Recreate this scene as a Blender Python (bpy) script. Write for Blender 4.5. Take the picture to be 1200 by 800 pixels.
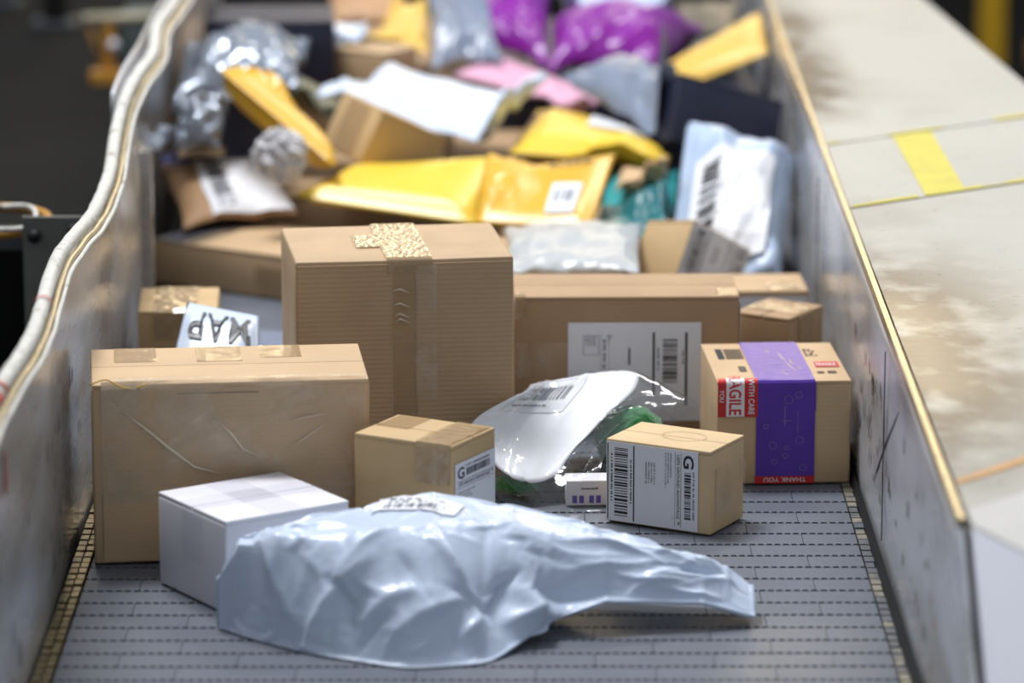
import bpy, math, random
import numpy as np
from mathutils import Matrix, Vector, noise, Euler
from mathutils.bvhtree import BVHTree

# ------------------------------------------------------------------ camera, world, lights
for o in list(bpy.data.objects): bpy.data.objects.remove(o)
SC = bpy.context.scene; COL = SC.collection
cam = bpy.data.cameras.new('camera'); camo = bpy.data.objects.new('camera', cam); COL.objects.link(camo)
cam.lens = 150; cam.sensor_width = 36; cam.clip_start = .1; cam.clip_end = 200
camo.location = (0, 0, 1.47)
camo.rotation_euler = (math.pi/2 - math.atan(1168/5000), 0, -math.atan(16/math.hypot(5000, 1168)))
cam.dof.use_dof = True; cam.dof.focus_distance = 5.45; cam.dof.aperture_fstop = 2.6; cam.dof.aperture_blades = 9
SC.camera = camo

W = bpy.data.worlds.new('hall'); SC.world = W; W.use_nodes = True
W.node_tree.nodes['Background'].inputs[0].default_value = (.80, .89, 1, 1)
W.node_tree.nodes['Background'].inputs[1].default_value = .40

def area(name, loc, target, sx, sy, power, col):
    l = bpy.data.lights.new(name, 'AREA'); l.shape = 'RECTANGLE'; l.size = sx; l.size_y = sy
    l.energy = power; l.color = col
    o = bpy.data.objects.new(name, l); COL.objects.link(o); o.location = loc
    o.rotation_euler = (Vector(target) - Vector(loc)).to_track_quat('-Z', 'Y').to_euler()
area('high_bay_lamp', (-1.3, 7.0, 5.2), (0, 5.6, 0), 1.8, 1.2, 345, (.97, .98, 1))
area('high_bay_lamp', (1.6, 10.5, 5.2), (0, 7, 0), 1.4, .8, 95, (1, .97, .93))
area('warm_lamp', (.3, 15.5, 2.5), (.1, 5, 0), 3.0, .30, 36, (1, .80, .50))
area('warm_lamp', (1.95, 15.5, 2.9), (.6, 5, .3), 1.1, .40, 15, (1, .78, .45))
SC.view_settings.view_transform = 'Standard'; SC.view_settings.look = 'None'
SC.view_settings.gamma = 1; SC.view_settings.use_curve_mapping = False; SC.view_settings.exposure = 0.06

RNG = random.Random(7); NR = np.random.RandomState(5)

# ------------------------------------------------------------------ materials
def lin(c):
    return tuple((v/12.92 if v <= .04045 else ((v+.055)/1.055)**2.4) for v in [x/255 for x in c]) + (1,)
def mat(name, rgb, rough=.5, metal=0, var=.12, scale=20, stretch=(1, 1, 1), bump=0, bscale=60, bstretch=(1, 1, 1), alpha=1, coat=0, rvar=0, spec=.5, second=None, sscale=6, samt=.5, sheen=0, trans=0, sstretch=(1, 1, 1), swidth=.12):
    m = bpy.data.materials.new(name); m.use_nodes = True; nt = m.node_tree; N = nt.nodes; L = nt.links
    b = N['Principled BSDF']; tc = N.new('ShaderNodeTexCoord')
    def nz(sc, st, det=5):
        mp = N.new('ShaderNodeMapping'); mp.inputs['Scale'].default_value = st; L.new(tc.outputs['Object'], mp.inputs[0])
        n = N.new('ShaderNodeTexNoise'); n.inputs['Scale'].default_value = sc; n.inputs['Detail'].default_value = det
        L.new(mp.outputs[0], n.inputs['Vector']); return n.outputs['Fac']
    c = lin(rgb)
    r = N.new('ShaderNodeValToRGB'); L.new(nz(scale, stretch), r.inputs[0])
    r.color_ramp.elements[0].position = .25; r.color_ramp.elements[1].position = .75
    r.color_ramp.elements[0].color = tuple(max(0, v*(1-var)) for v in c[:3]) + (1,)
    r.color_ramp.elements[1].color = tuple(min(1, v*(1+var)) for v in c[:3]) + (1,)
    out = r.outputs[0]
    if second:
        k = N.new('ShaderNodeValToRGB'); L.new(nz(sscale, sstretch, 8), k.inputs[0])
        k.color_ramp.elements[0].position = 1-samt-swidth/2; k.color_ramp.elements[1].position = 1-samt+swidth/2
        x = N.new('ShaderNodeMix'); x.data_type = 'RGBA'; L.new(k.outputs[0], x.inputs[0]); L.new(out, x.inputs[6])
        x.inputs[7].default_value = lin(second); out = x.outputs[2]
    L.new(out, b.inputs['Base Color'])
    b.inputs['Metallic'].default_value = metal; b.inputs['Roughness'].default_value = rough
    b.inputs['Alpha'].default_value = alpha; b.inputs['Coat Weight'].default_value = coat; b.inputs['Coat Roughness'].default_value = .12
    b.inputs['Specular IOR Level'].default_value = spec; b.inputs['Sheen Weight'].default_value = sheen
    if rvar:
        mr = N.new('ShaderNodeMapRange'); mr.inputs[3].default_value = rough-rvar; mr.inputs[4].default_value = rough+rvar
        mr.inputs[1].default_value = .3; mr.inputs[2].default_value = .7
        L.new(nz(scale*.6, stretch), mr.inputs[0]); L.new(mr.outputs[0], b.inputs['Roughness'])
    if bump:
        bp = N.new('ShaderNodeBump'); bp.inputs['Strength'].default_value = bump; bp.inputs['Distance'].default_value = .004
        L.new(nz(bscale, bstretch, 4), bp.inputs['Height']); L.new(bp.outputs[0], b.inputs['Normal'])
    return m
def kraft(name, rgb, wave=.25, second=None):
    m = mat(name, rgb, .62, var=.07, scale=14, second=second, sscale=9, samt=.36, swidth=.3, spec=.35)
    nt = m.node_tree; N = nt.nodes; L = nt.links; b = N['Principled BSDF']
    tc = N.new('ShaderNodeTexCoord'); w = N.new('ShaderNodeTexWave'); w.bands_direction = 'Z'; w.inputs['Scale'].default_value = 48
    w.inputs['Distortion'].default_value = 1.2; w.inputs['Detail'].default_value = 2; w.inputs['Detail Scale'].default_value = .6
    L.new(tc.outputs['Object'], w.inputs[0])
    bp = N.new('ShaderNodeBump'); bp.inputs['Strength'].default_value = wave; bp.inputs['Distance'].default_value = .0015
    L.new(w.outputs['Fac'], bp.inputs['Height']); L.new(bp.outputs[0], b.inputs['Normal'])
    src = b.inputs['Base Color'].links[0].from_socket
    mx = N.new('ShaderNodeMix'); mx.data_type = 'RGBA'; mx.blend_type = 'MULTIPLY'; mx.inputs[0].default_value = wave*.55
    L.new(src, mx.inputs[6]); L.new(w.outputs['Color'], mx.inputs[7]); L.new(mx.outputs[2], b.inputs['Base Color'])
    return m
M = dict(
 kraft=kraft('kraft_card', (201, 171, 134), .05), kraft_rib=kraft('ribbed_kraft_card', (190, 161, 127), .2),
 kraft_warm=kraft('warm_kraft_card', (198, 168, 124), .03), kraft_dark=kraft('brown_kraft_card', (174, 144, 111), .06),
 kraft_pale=kraft('pale_kraft_card', (212, 184, 142), .03),
 paper=mat('white_paper', (228, 229, 234), .55, var=.02, scale=40),
 sheetpaper=mat('bright_white_paper', (246, 247, 252), .5, var=.01, scale=40), whitecard=mat('white_card', (226, 224, 230), .5, var=.02, scale=20),
 whitetape=mat('white_tape', (236, 234, 244), .25, var=.01, alpha=.13),
 ink=mat('black_ink', (38, 38, 42), .5, var=.1), greyink=mat('grey_ink', (112, 112, 122), .6, var=.1),
 brownink=mat('brown_print', (84, 66, 52), .6, var=.1), faintink=mat('faint_violet_print', (140, 120, 176), .4, var=.2),
 tape=mat('packing_tape', (196, 168, 128), .12, var=.08, alpha=.36, bump=.2, bscale=70, bstretch=(.4, 1, 1), spec=.6),
 tapewr=mat('wrinkled_packing_tape', (196, 168, 128), .09, var=.1, alpha=.5, bump=.18, bscale=60, bstretch=(1.6, .35, 1), spec=1),
 film=mat('stretch_film', (224, 204, 176), .17, var=.1, alpha=.22, bump=.9, bscale=26, bstretch=(1, 1, .5), spec=.8),
 purpletape=mat('purple_tape', (94, 62, 166), .3, var=.08, scale=30, bump=.15, bscale=50, spec=.25),
 red=mat('red_print', (196, 40, 42), .35, var=.05), whiteprint=mat('white_print', (235, 228, 232), .4, var=.03),
 poly=mat('grey_white_poly', (200, 212, 232), .3, var=.02, scale=10, bump=.12, bscale=70, spec=.5),
 polyblue=mat('blue_grey_poly', (178, 196, 222), .3, var=.05, scale=10, bump=.3, bscale=25, spec=.6),
 polywhite=mat('bluish_white_poly', (208, 220, 238), .28, var=.03, scale=10, bump=.2, bscale=25),
 polygrey=mat('slate_grey_poly', (128, 138, 158), .27, var=.1, scale=10, bump=.3, bscale=30, spec=.6),
 silver=mat('silver_poly', (150, 158, 170), .2, metal=.45, var=.15, scale=12, bump=.4, bscale=25),
 greymail=mat('blue_grey_mailer', (122, 130, 150), .45, var=.06), darkgrey=mat('dark_grey_tape', (92, 92, 98), .35, var=.1),
 yellow=mat('yellow_padded_mailer', (238, 200, 62), .33, var=.06, scale=8, bump=.1, bscale=40),
 gold=mat('gold_padded_mailer', (224, 182, 84), .33, var=.06, scale=8, bump=.1, bscale=40),
 amber=mat('amber_mailer', (226, 174, 48), .32, var=.06, scale=8, bump=.1, bscale=40),
 brownpaper=mat('brown_paper', (186, 146, 106), .55, var=.08, scale=10, bump=.5, bscale=30),
 tan=mat('tan_paper', (205, 170, 130), .55, var=.08, scale=10, bump=.3, bscale=30),
 teal=mat('teal_poly', (54, 160, 164), .33, var=.12, scale=8, bump=.3, bscale=30), tealdark=mat('dark_teal_poly', (22, 104, 110), .33, var=.12, scale=8),
 purple=mat('purple_poly', (132, 28, 148), .28, var=.12, scale=8, bump=.3, bscale=20), pink=mat('pink_poly', (226, 172, 196), .35, var=.05, bump=.2, bscale=20),
 navy=mat('navy_card', (30, 33, 56), .45, var=.12), black=mat('black_poly', (20, 20, 26), .35, var=.2, bump=.3, bscale=20),
 olive=mat('olive_paper', (112, 110, 88), .5, var=.1), blueprint=mat('blue_print', (44, 52, 128), .4, var=.1),
 wad=mat('crumpled_paper', (206, 204, 206), .6, var=.1, scale=30, second=(120, 120, 124), sscale=40, samt=.3),
 green=mat('green_plush', (34, 128, 56), .9, var=.45, scale=70, bump=1, bscale=220, sheen=.6),
 brass=mat('worn_brass_edge', (206, 190, 154), .3, metal=.9, var=.2, scale=40, bump=.3, bscale=60),
 rope=mat('worn_white_rubber', (206, 204, 196), .5, var=.14, scale=60, bump=.6, bscale=120, second=(140, 132, 116), sscale=40, samt=.34),
 steel=mat('scuffed_steel', (178, 176, 172), .28, metal=.42, var=.3, scale=16, stretch=(1, .25, .8), rvar=.1, bump=.10, bscale=16, bstretch=(1, .3, .8), second=(214, 215, 220), sscale=9, samt=.5, swidth=.16, sstretch=(1, .22, .7)),
 steelstain=mat('dark_scuff', (64, 60, 58), .6, var=.3), redmark=mat('red_marker', (190, 70, 60), .5, var=.2),
 midsteel=mat('grey_steel_plate', (118, 116, 110), .45, metal=.3, var=.2, scale=6), darksteel=mat('dark_steel', (70, 72, 76), .45, metal=.5, var=.2, scale=6), rubber=mat('black_rubber', (14, 14, 15), .6, var=.2),
 housing=mat('dark_machine_paint', (24, 24, 24), .8, spec=.08, var=.35, scale=2.5, second=(24, 23, 21), sscale=1.6, samt=.5, swidth=.5),
 floor=mat('dark_hall_floor', (17, 16, 14), .9, var=.3, scale=.8, spec=.05),
 orange=mat('ochre_paint', (176, 124, 40), .5, var=.15), greybox=mat('grey_green_enclosure', (74, 84, 84), .5, var=.15), beige=mat('beige_bar', (168, 160, 136), .5, var=.15),
 safety=mat('safety_yellow_paint', (190, 148, 22), .45, var=.15), deepviolet=mat('violet_plastic', (58, 34, 66), .5, var=.2),
 white=mat('white_panel_paint', (228, 228, 236), .45, var=.03, scale=4), greypaint=mat('grey_panel_paint', (186, 184, 182), .5, var=.06),
 yellowtape=mat('yellow_floor_tape', (196, 184, 66), .5, var=.1, scale=25, second=(150, 140, 84), sscale=30, samt=.32),
 rust=mat('orange_scuff', (190, 142, 84), .5, var=.2, scale=40), charcoal=mat('charcoal_print', (74, 74, 78), .4, var=.1),
 belt=mat('grey_belt_plastic', (102, 107, 117), .46, var=.2, scale=6, stretch=(1, 1, 1), rvar=.08, bump=.15, bscale=150, second=(72, 75, 84), sscale=6, samt=.46, swidth=.2, spec=.45),
 beltdark=mat('belt_underside', (26, 27, 30), .7, var=.2), links=mat('worn_edge_link', (150, 134, 100), .3, metal=.6, var=.3, scale=30),
 beltworn=mat('worn_belt_edge', (136, 130, 116), .42, var=.3, scale=25, second=(92, 94, 98), sscale=14, samt=.55, swidth=.1),
)
def clear_film():
    m = bpy.data.materials.new('clear_poly_film'); m.use_nodes = True; nt = m.node_tree; N = nt.nodes; L = nt.links
    for n in list(N):
        if n.type != 'OUTPUT_MATERIAL': N.remove(n)
    out = N['Material Output']; t = N.new('ShaderNodeBsdfTransparent'); t.inputs[0].default_value = (1, 1, 1, 1)
    g = N.new('ShaderNodeBsdfGlossy'); g.inputs['Roughness'].default_value = .1
    lw = N.new('ShaderNodeLayerWeight'); lw.inputs[0].default_value = .32
    n = N.new('ShaderNodeTexNoise'); n.inputs['Scale'].default_value = 22; n.inputs['Detail'].default_value = 3
    tc = N.new('ShaderNodeTexCoord'); L.new(tc.outputs['Object'], n.inputs['Vector'])
    b = N.new('ShaderNodeBump'); b.inputs['Strength'].default_value = .6; b.inputs['Distance'].default_value = .006
    L.new(n.outputs[0], b.inputs['Height']); L.new(b.outputs[0], g.inputs['Normal']); L.new(b.outputs[0], lw.inputs['Normal'])
    mr = N.new('ShaderNodeMapRange'); mr.inputs[3].default_value = .035; mr.inputs[4].default_value = .45
    L.new(lw.outputs['Facing'], mr.inputs[0])
    mx = N.new('ShaderNodeMixShader'); L.new(mr.outputs[0], mx.inputs[0]); L.new(t.outputs[0], mx.inputs[1]); L.new(g.outputs[0], mx.inputs[2])
    L.new(mx.outputs[0], out.inputs[0]); return m
def patchy(m, lo, hi, scale):              # clear and milky film patches, standing in for hazy reflections
    nt = m.node_tree; N = nt.nodes; L = nt.links; tc = N.new('ShaderNodeTexCoord'); n = N.new('ShaderNodeTexNoise'); n.inputs['Scale'].default_value = scale
    n.inputs['Detail'].default_value = 5; n.inputs['Distortion'].default_value = .8; L.new(tc.outputs['Object'], n.inputs['Vector'])
    r = N.new('ShaderNodeMapRange'); r.inputs[1].default_value = .45; r.inputs[2].default_value = .68; r.inputs[3].default_value = lo; r.inputs[4].default_value = hi
    L.new(n.outputs[0], r.inputs[0]); L.new(r.outputs[0], N['Principled BSDF'].inputs['Alpha'])
patchy(M['film'], .08, .42, 11)
M['clear'] = clear_film()
M['fold'] = mat('film_fold_glint', (240, 226, 200), .13, var=.05, alpha=.8, spec=.9)  # near-white colour paints glints onto film and tape folds
M['haze'] = mat('milky_film', (205, 210, 214), .3, var=.05, alpha=.66, bump=.3, bscale=20, spec=.7)

# ------------------------------------------------------------------ mesh helpers
def tag(o, label=None, cat=None, group=None, kind=None):
    if label: o['label'] = label
    if cat: o['category'] = cat
    if group: o['group'] = group
    if kind: o['kind'] = kind
    return o
def link(name, me, m, parent=None, smooth=True):
    if m and not me.materials: me.materials.append(m)
    o = bpy.data.objects.new(name, me); COL.objects.link(o)
    if parent: o.parent = parent
    if smooth: me.polygons.foreach_set('use_smooth', [True]*len(me.polygons))
    return o
def mk(name, v, f, m, parent=None, smooth=False):
    me = bpy.data.meshes.new(name); me.from_pydata([tuple(map(float, p)) for p in v], [], [tuple(map(int, q)) for q in f]); me.update()
    return link(name, me, m, parent, smooth)
def empty(name, loc, rot=(0, 0, 0)):
    o = bpy.data.objects.new(name, None); COL.objects.link(o); o.location = loc; o.rotation_euler = rot
    o.empty_display_size = .03
    return o
class MB:
    def __init__(s): s.v = []; s.f = []
    def add(s, v, f):
        k = len(s.v); s.v += [tuple(p) for p in v]; s.f += [tuple(i+k for i in q) for q in f]
    def box(s, x0, x1, y0, y1, z0, z1, T=None):
        v = [(x, y, z) for x in (x0, x1) for y in (y0, y1) for z in (z0, z1)]
        if T: v = [T @ Vector(p) for p in v]
        s.add(v, [(0, 1, 3, 2), (4, 6, 7, 5), (0, 4, 5, 1), (2, 3, 7, 6), (0, 2, 6, 4), (1, 5, 7, 3)])
    def tube(s, pts, r, n=10, cap=True):
        pts = [Vector(p) for p in pts]; rings = []
        for i, p in enumerate(pts):
            d = (pts[min(i+1, len(pts)-1)] - pts[max(i-1, 0)]).normalized()
            a = d.cross(Vector((0, 0, 1)) if abs(d.z) < .9 else Vector((1, 0, 0))).normalized(); b = d.cross(a)
            rr = r[i] if isinstance(r, (list, tuple)) else r
            rings.append([p + a*rr*math.cos(2*math.pi*k/n) + b*rr*math.sin(2*math.pi*k/n) for k in range(n)])
        v = [q for R in rings for q in R]; f = []
        for i in range(len(rings)-1):
            for k in range(n): f.append((i*n+k, i*n+(k+1) % n, (i+1)*n+(k+1) % n, (i+1)*n+k))
        if cap: f += [tuple(range(n-1, -1, -1)), tuple((len(rings)-1)*n+k for k in range(n))]
        s.add(v, f)
    def build(s, name, m, parent=None, smooth=False): return mk(name, s.v, s.f, m, parent, smooth)

def rbox(hx, hy, hz, r, cell=.03, dent=0, seed=0):
    """rounded, slightly dented box centred on the origin"""
    def ax(h):
        n = max(1, min(14, int((2*h-2*r)/cell))); t = [-h, -h+.35*r]
        t += [-h+r+(2*h-2*r)*i/n for i in range(n+1)]
        return t + [h-.35*r, h]
    A = [ax(hx), ax(hy), ax(hz)]; H = (hx, hy, hz); ids = {}; V = []; Fc = []
    def vid(p):
        k = tuple(round(c, 6) for c in p)
        if k not in ids:
            q = Vector([max(-H[i]+r, min(H[i]-r, p[i])) for i in range(3)]); d = Vector(p)-q
            n = d.normalized(); w = q + n*r
            if dent:
                s = noise.noise(w*9+Vector((seed*3.1, seed, 0))) + .5*noise.noise(w*25+Vector((seed, 0, 5)))
                w = w - n*dent*max(0, s+.15)
            ids[k] = len(V); V.append(w)
        return ids[k]
    for a in range(3):
        b, c = (a+1) % 3, (a+2) % 3
        for sgn in (-1, 1):
            for i in range(len(A[b])-1):
                for j in range(len(A[c])-1):
                    q = []
                    for (di, dj) in ((0, 0), (1, 0), (1, 1), (0, 1)):
                        p = [0, 0, 0]; p[a] = sgn*H[a]; p[b] = A[b][i+di]; p[c] = A[c][j+dj]; q.append(vid(p))
                    Fc.append(q if sgn > 0 else q[::-1])
    return V, Fc
def rslab(name, x0, x1, y0, y1, z0, z1, r, m, parent, T=None, dent=0, seed=0, cell=.04):
    V, Fc = rbox((x1-x0)/2, (y1-y0)/2, (z1-z0)/2, r, cell, dent, seed)
    c = Vector(((x0+x1)/2, (y0+y1)/2, (z0+z1)/2)); V = [v+c for v in V]
    if T: V = [T @ v for v in V]
    return mk(name, V, Fc, m, parent, True)

# ---- flat goods (labels, tape, print) laid on any surface fn(s, t, lift) -> point
def sheet(name, fn, s0, s1, t0, t1, m, parent, lift=.0012, thick=.0005, ns=2, nt=2, wob=0, wave=None):
    v = []; f = []; S = [s0+(s1-s0)*i/ns for i in range(ns+1)]; Tt = [t0+(t1-t0)*j/nt for j in range(nt+1)]
    for l in (lift, lift-thick):
        for t in Tt:
            for s in S:
                w = wob*noise.noise(Vector((s*60, t*60, lift*900))) if wob else 0
                if wave: w = abs(w) + wave[0]*(1+math.sin((s*wave[1]+t*wave[2])))
                v.append(fn(s, t, l+abs(w)))
    n = (ns+1)*(nt+1); g = lambda i, j, k: k*n + j*(ns+1)+i
    for j in range(nt):
        for i in range(ns):
            f.append((g(i, j, 0), g(i+1, j, 0), g(i+1, j+1, 0), g(i, j+1, 0)))
            f.append((g(i, j, 1), g(i, j+1, 1), g(i+1, j+1, 1), g(i+1, j, 1)))
    for i in range(ns):
        f.append((g(i, 0, 1), g(i+1, 0, 1), g(i+1, 0, 0), g(i, 0, 0))); f.append((g(i, nt, 0), g(i+1, nt, 0), g(i+1, nt, 1), g(i, nt, 1)))
    for j in range(nt):
        f.append((g(0, j, 0), g(0, j+1, 0), g(0, j+1, 1), g(0, j, 1))); f.append((g(ns, j, 1), g(ns, j+1, 1), g(ns, j+1, 0), g(ns, j, 0)))
    return mk(name, v, f, m, parent, False)
_txt = {}
def text_geo(s, bold=0):
    if (s, bold) not in _txt:
        c = bpy.data.curves.new('t', 'FONT'); c.body = s; c.size = 1; c.offset = bold; c.resolution_u = 3; c.fill_mode = 'FRONT'
        o = bpy.data.objects.new('t', c); COL.objects.link(o)
        me = bpy.data.meshes.new_from_object(o)
        v = np.array([p.co[:2] for p in me.vertices]); f = [tuple(p.vertices) for p in me.polygons]
        bpy.data.objects.remove(o); bpy.data.meshes.remove(me); bpy.data.curves.remove(c)
        v -= v.min(0); _txt[(s, bold)] = (v, f)
    return _txt[(s, bold)]
class Ink:
    """collects print in label coordinates, then lays it on a surface"""
    def __init__(s): s.v = []; s.f = []
    def rect(s, x0, x1, y0, y1):
        k = len(s.v); s.v += [(x0, y0), (x1, y0), (x1, y1), (x0, y1)]; s.f.append((k, k+1, k+2, k+3))
    def line(s, x0, y0, x1, y1, w):
        d = np.array((x1-x0, y1-y0), float); n = np.array((-d[1], d[0]))/np.linalg.norm(d)*w/2; k = len(s.v)
        s.v += [(x0+n[0], y0+n[1]), (x0-n[0], y0-n[1]), (x1-n[0], y1-n[1]), (x1+n[0], y1+n[1])]; s.f.append((k, k+1, k+2, k+3))
    def text(s, t, x, y, w=None, h=None, bold=0):
        v, f = text_geo(t, bold); e = v.max(0); h = h or w/e[0]*e[1]; w = w or h/e[1]*e[0]
        k = len(s.v); s.v += [(x+p[0]/e[0]*w, y+p[1]/e[1]*h) for p in v]; s.f += [tuple(i+k for i in q) for q in f]
    def bars(s, x0, x1, y0, y1, seed, mn=.006, horizontal=False):
        r = random.Random(seed); x = x0
        while x < x1:
            w = mn*r.choice((1, 1, 2, 3)); w = min(w, x1-x)
            s.rect(x, x+w, y0, y1); x += w + mn*r.choice((1, 1, 2, 2))
    def words(s, x0, x1, y, h, seed):      # small print too fine to read
        r = random.Random(seed); x = x0
        while x < x1-.01:
            w = min(h*r.uniform(.5, .9), x1-x); s.rect(x, x+w, y, y+h*r.uniform(.7, 1))
            x += w + h*(.3 if r.random() < .75 else 1.0)
    def build(s, name, fn, m, parent, lift=.0016): return mk(name, [fn(p[0], p[1], lift) for p in s.v], s.f, m, parent)

def face_fn(w, d, h, face):
    if face == 'front': return lambda s, t, l: (-w/2+s, -d/2-l, t)
    if face == 'right': return lambda s, t, l: (w/2+l, -d/2+s, t)
    if face == 'left': return lambda s, t, l: (-w/2-l, d/2-s, t)
    if face == 'top': return lambda s, t, l: (-w/2+s, -d/2+t, h+l)
def over_edge(w, d, h, r=.004):            # t > 0 runs back along the top, t < 0 down the front
    def fn(s, t, l):
        if t > r: return (-w/2+s, -d/2+t, h+l)
        if t < -r: return (-w/2+s, -d/2-l, h+t)
        a = (t/r+1)/2*math.pi/2
        return (-w/2+s, -d/2+r-(r+l)*math.cos(a), h-r+(r+l)*math.sin(a))
    return fn
def sub(fn, s0, t0, rot=0, scale=1):       # label coordinates -> face coordinates, rotated by rot * 90 deg clockwise
    c, q = [(1, 0), (0, -1), (-1, 0), (0, 1)][rot % 4]
    def g(x, y, l): return fn(s0 + scale*(c*x - q*y), t0 + scale*(q*x + c*y), l)
    return g

OBST = []                                    # (search tree, low corner, high corner) of what already stands
def obstacle(V, F):
    V = [Vector(q) for q in V]
    lo = [min(q[i] for q in V) for i in range(3)]; hi = [max(q[i] for q in V) for i in range(3)]
    OBST.append((BVHTree.FromPolygons(V, [tuple(f) for f in F]), lo, hi, V))
def settle(V, F, gap=.003, passes=10):
    """soft things give way: vertices found inside earlier things are moved out along one direction per neighbour"""
    V = [Vector(q) for q in V]; nb = [set() for _ in V]
    for f in F:
        for a, b in zip(f, f[1:]+f[:1]): nb[a].add(b); nb[b].add(a)
    dirs = [Vector((0, 0, 1)), Vector((0, -1, 0)), Vector((0, 1, 0)), Vector((1, 0, 0)), Vector((-1, 0, 0))]; cost = (1, 1.3, 1.2, 1.6, 1.6); pick = {}
    for ps in range(passes):
        moved = 0
        for k, (tr, lo, hi, OV) in enumerate(OBST):
            vl = [min(q[i] for q in V) for i in range(3)]; vh = [max(q[i] for q in V) for i in range(3)]
            if any(vl[i] > hi[i]+gap or vh[i] < lo[i]-gap for i in range(3)): continue
            ins = []
            for i, q in enumerate(V):
                if any(q[c] < lo[c]-gap or q[c] > hi[c]+gap for c in range(3)): continue
                n_, nn, _, d_ = tr.find_nearest(q, .2)
                if n_ is not None and (q-n_).dot(nn) < (gap*.5 if d_ < gap*.5 else 0): ins.append(i)
            if ps < passes-1:                         # corners of the neighbour poking through between vertices
                me = BVHTree.FromPolygons(V, F)
                poke = []
                for q in OV[::max(1, len(OV)//400)]:
                    if all(vl[c] < q[c] < vh[c] for c in range(3)):
                        n_, nn, fi, d_ = me.find_nearest(q, .06)
                        if n_ is not None and (q-n_).dot(nn) < 0: poke.append((fi, d_))
            else: poke = []
            if not ins and not poke: continue
            moved += 1
            if k not in pick:
                best = None
                for j, dr in enumerate(dirs):
                    worst = 0
                    for i in ins:
                        h = tr.ray_cast(V[i]+dr*1e-4, dr, .4); worst = max(worst, h[3] if h[0] is not None else 0)
                    if best is None or worst*cost[j] < best[0]: best = (worst*cost[j], j)
                pick[k] = dirs[best[1]]
            dr = pick[k]; disp = {}
            for i in ins:
                h = tr.ray_cast(V[i]+dr*1e-4, dr, .4); disp[i] = (h[3] if h[0] is not None else 0)+gap
            for fi, d_ in poke:
                for i in F[fi]: disp[i] = max(disp.get(i, 0), min(d_, .03)+gap)
            for r_ in range(5):                       # spread the push softly to the neighbours
                nw = dict(disp)
                for i, m_ in disp.items():
                    for j in nb[i]:
                        if nw.get(j, 0) < m_*.80: nw[j] = m_*.80
                disp = nw
            for i, m_ in disp.items(): V[i] = V[i]+dr*m_
        if not moved: break
    return V
def carton(name, label, P, yaw, w, d, h, m, seam='x', tape=None, rot=None, dent=.0016, seed=1, cat='box', group=None, flaps=True):
    """P = front left bottom corner; closed carton with two top flaps"""
    if rot is None:
        c, s = math.cos(yaw), math.sin(yaw)
        loc = (P[0]+c*w/2-s*d/2, P[1]+s*w/2+c*d/2, P[2] if len(P) > 2 else .001); e = (0, 0, yaw)
    else: loc, e = P, rot
    o = tag(empty(name, loc, e), label, cat, group)
    zt = h-.004 if flaps else h
    ov, of = rbox(w/2+.004, d/2+.004, h/2+.003, .002, .05); RM = Matrix.Translation(loc) @ Euler(e).to_matrix().to_4x4()
    obstacle([RM @ (q+Vector((0, 0, h/2+.0015))) for q in ov], of)
    rslab('body', -w/2, w/2, -d/2, d/2, 0, zt, .004, m, o, None, dent, seed)
    if flaps:
        for k in (0, 1):
            if seam == 'x': rslab('flap', -w/2+.001, w/2-.001, (-d/2 if k == 0 else .0008), (-.0008 if k == 0 else d/2), zt-.001, h, .0016, m, o)
            else: rslab('flap', (-w/2 if k == 0 else .0008), (-.0008 if k == 0 else w/2), -d/2+.001, d/2-.001, zt-.001, h, .0016, m, o)
    return o

def label_a(o, fn, w, h, seed=1, name='shipping_label', lift=.0012, ns=2, nt=2, big=True, digits=True):
    """postage label: G block, service line, addresses, tracking barcode. fn in label coordinates (w wide, h tall)"""
    p = sheet(name, fn, 0, w, 0, h, M['paper'], o, lift, ns=ns, nt=nt); p['label'] = 'white shipping label with black print'
    k = Ink(); X = lambda a: a*w; Y = lambda a: a*h
    k.text('G', X(.05), Y(.84), w=X(.17), h=Y(.115), bold=.022)
    k.rect(X(.03), X(.97), Y(.815), Y(.819)); k.text('USPS GROUND ADVANTAGE \u2122', X(.06), Y(.77), w=X(.88), h=Y(.034), bold=.006)
    k.rect(X(.03), X(.97), Y(.752), Y(.755)); k.rect(X(.02), X(.98), Y(.295), Y(.308)); k.rect(X(.02), X(.98), Y(.012), Y(.022))
    k.words(X(.2), X(.85), Y(.262), Y(.018), seed+5)
    if digits: k.words(X(.15), X(.85), Y(.05), Y(.02), seed+6)
    k.build('printed_text', fn, M['ink'], p, lift+.0004)
    b = Ink(); b.bars(X(.27), X(.86), Y(.855), Y(.925), seed, X(.008)); b.build('barcode', fn, M['ink'], p, lift+.0004)
    b = Ink(); b.bars(X(.07), X(.93), Y(.09), Y(.235), seed+1, X(.0105)); b.build('barcode', fn, M['ink'], p, lift+.0004)
    g = Ink()
    for j in range(3): g.words(X(.05), X(.45+.07*((j+seed) % 3)), Y(.70-.028*j), Y(.013), seed+20+j)
    g.build('small_print', fn, M['greyink'], p, lift+.0004); g = Ink()
    for j in range(4): g.words(X(.2), X(.56+.09*((j*seed) % 3)), Y(.52-.03*j), Y(.015), seed+30+j)
    g.build('small_print', fn, M['greyink'], p, lift+.0004); g = Ink()
    g.words(X(.25), X(.95), Y(.945), Y(.02), seed+9); g.build('small_print', fn, M['greyink'], p, lift+.0004); g = Ink(); g.words(X(.86), X(.97), Y(.72), Y(.014), seed+4)
    g.build('small_print', fn, M['greyink'], p, lift+.0004)
    return p

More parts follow.
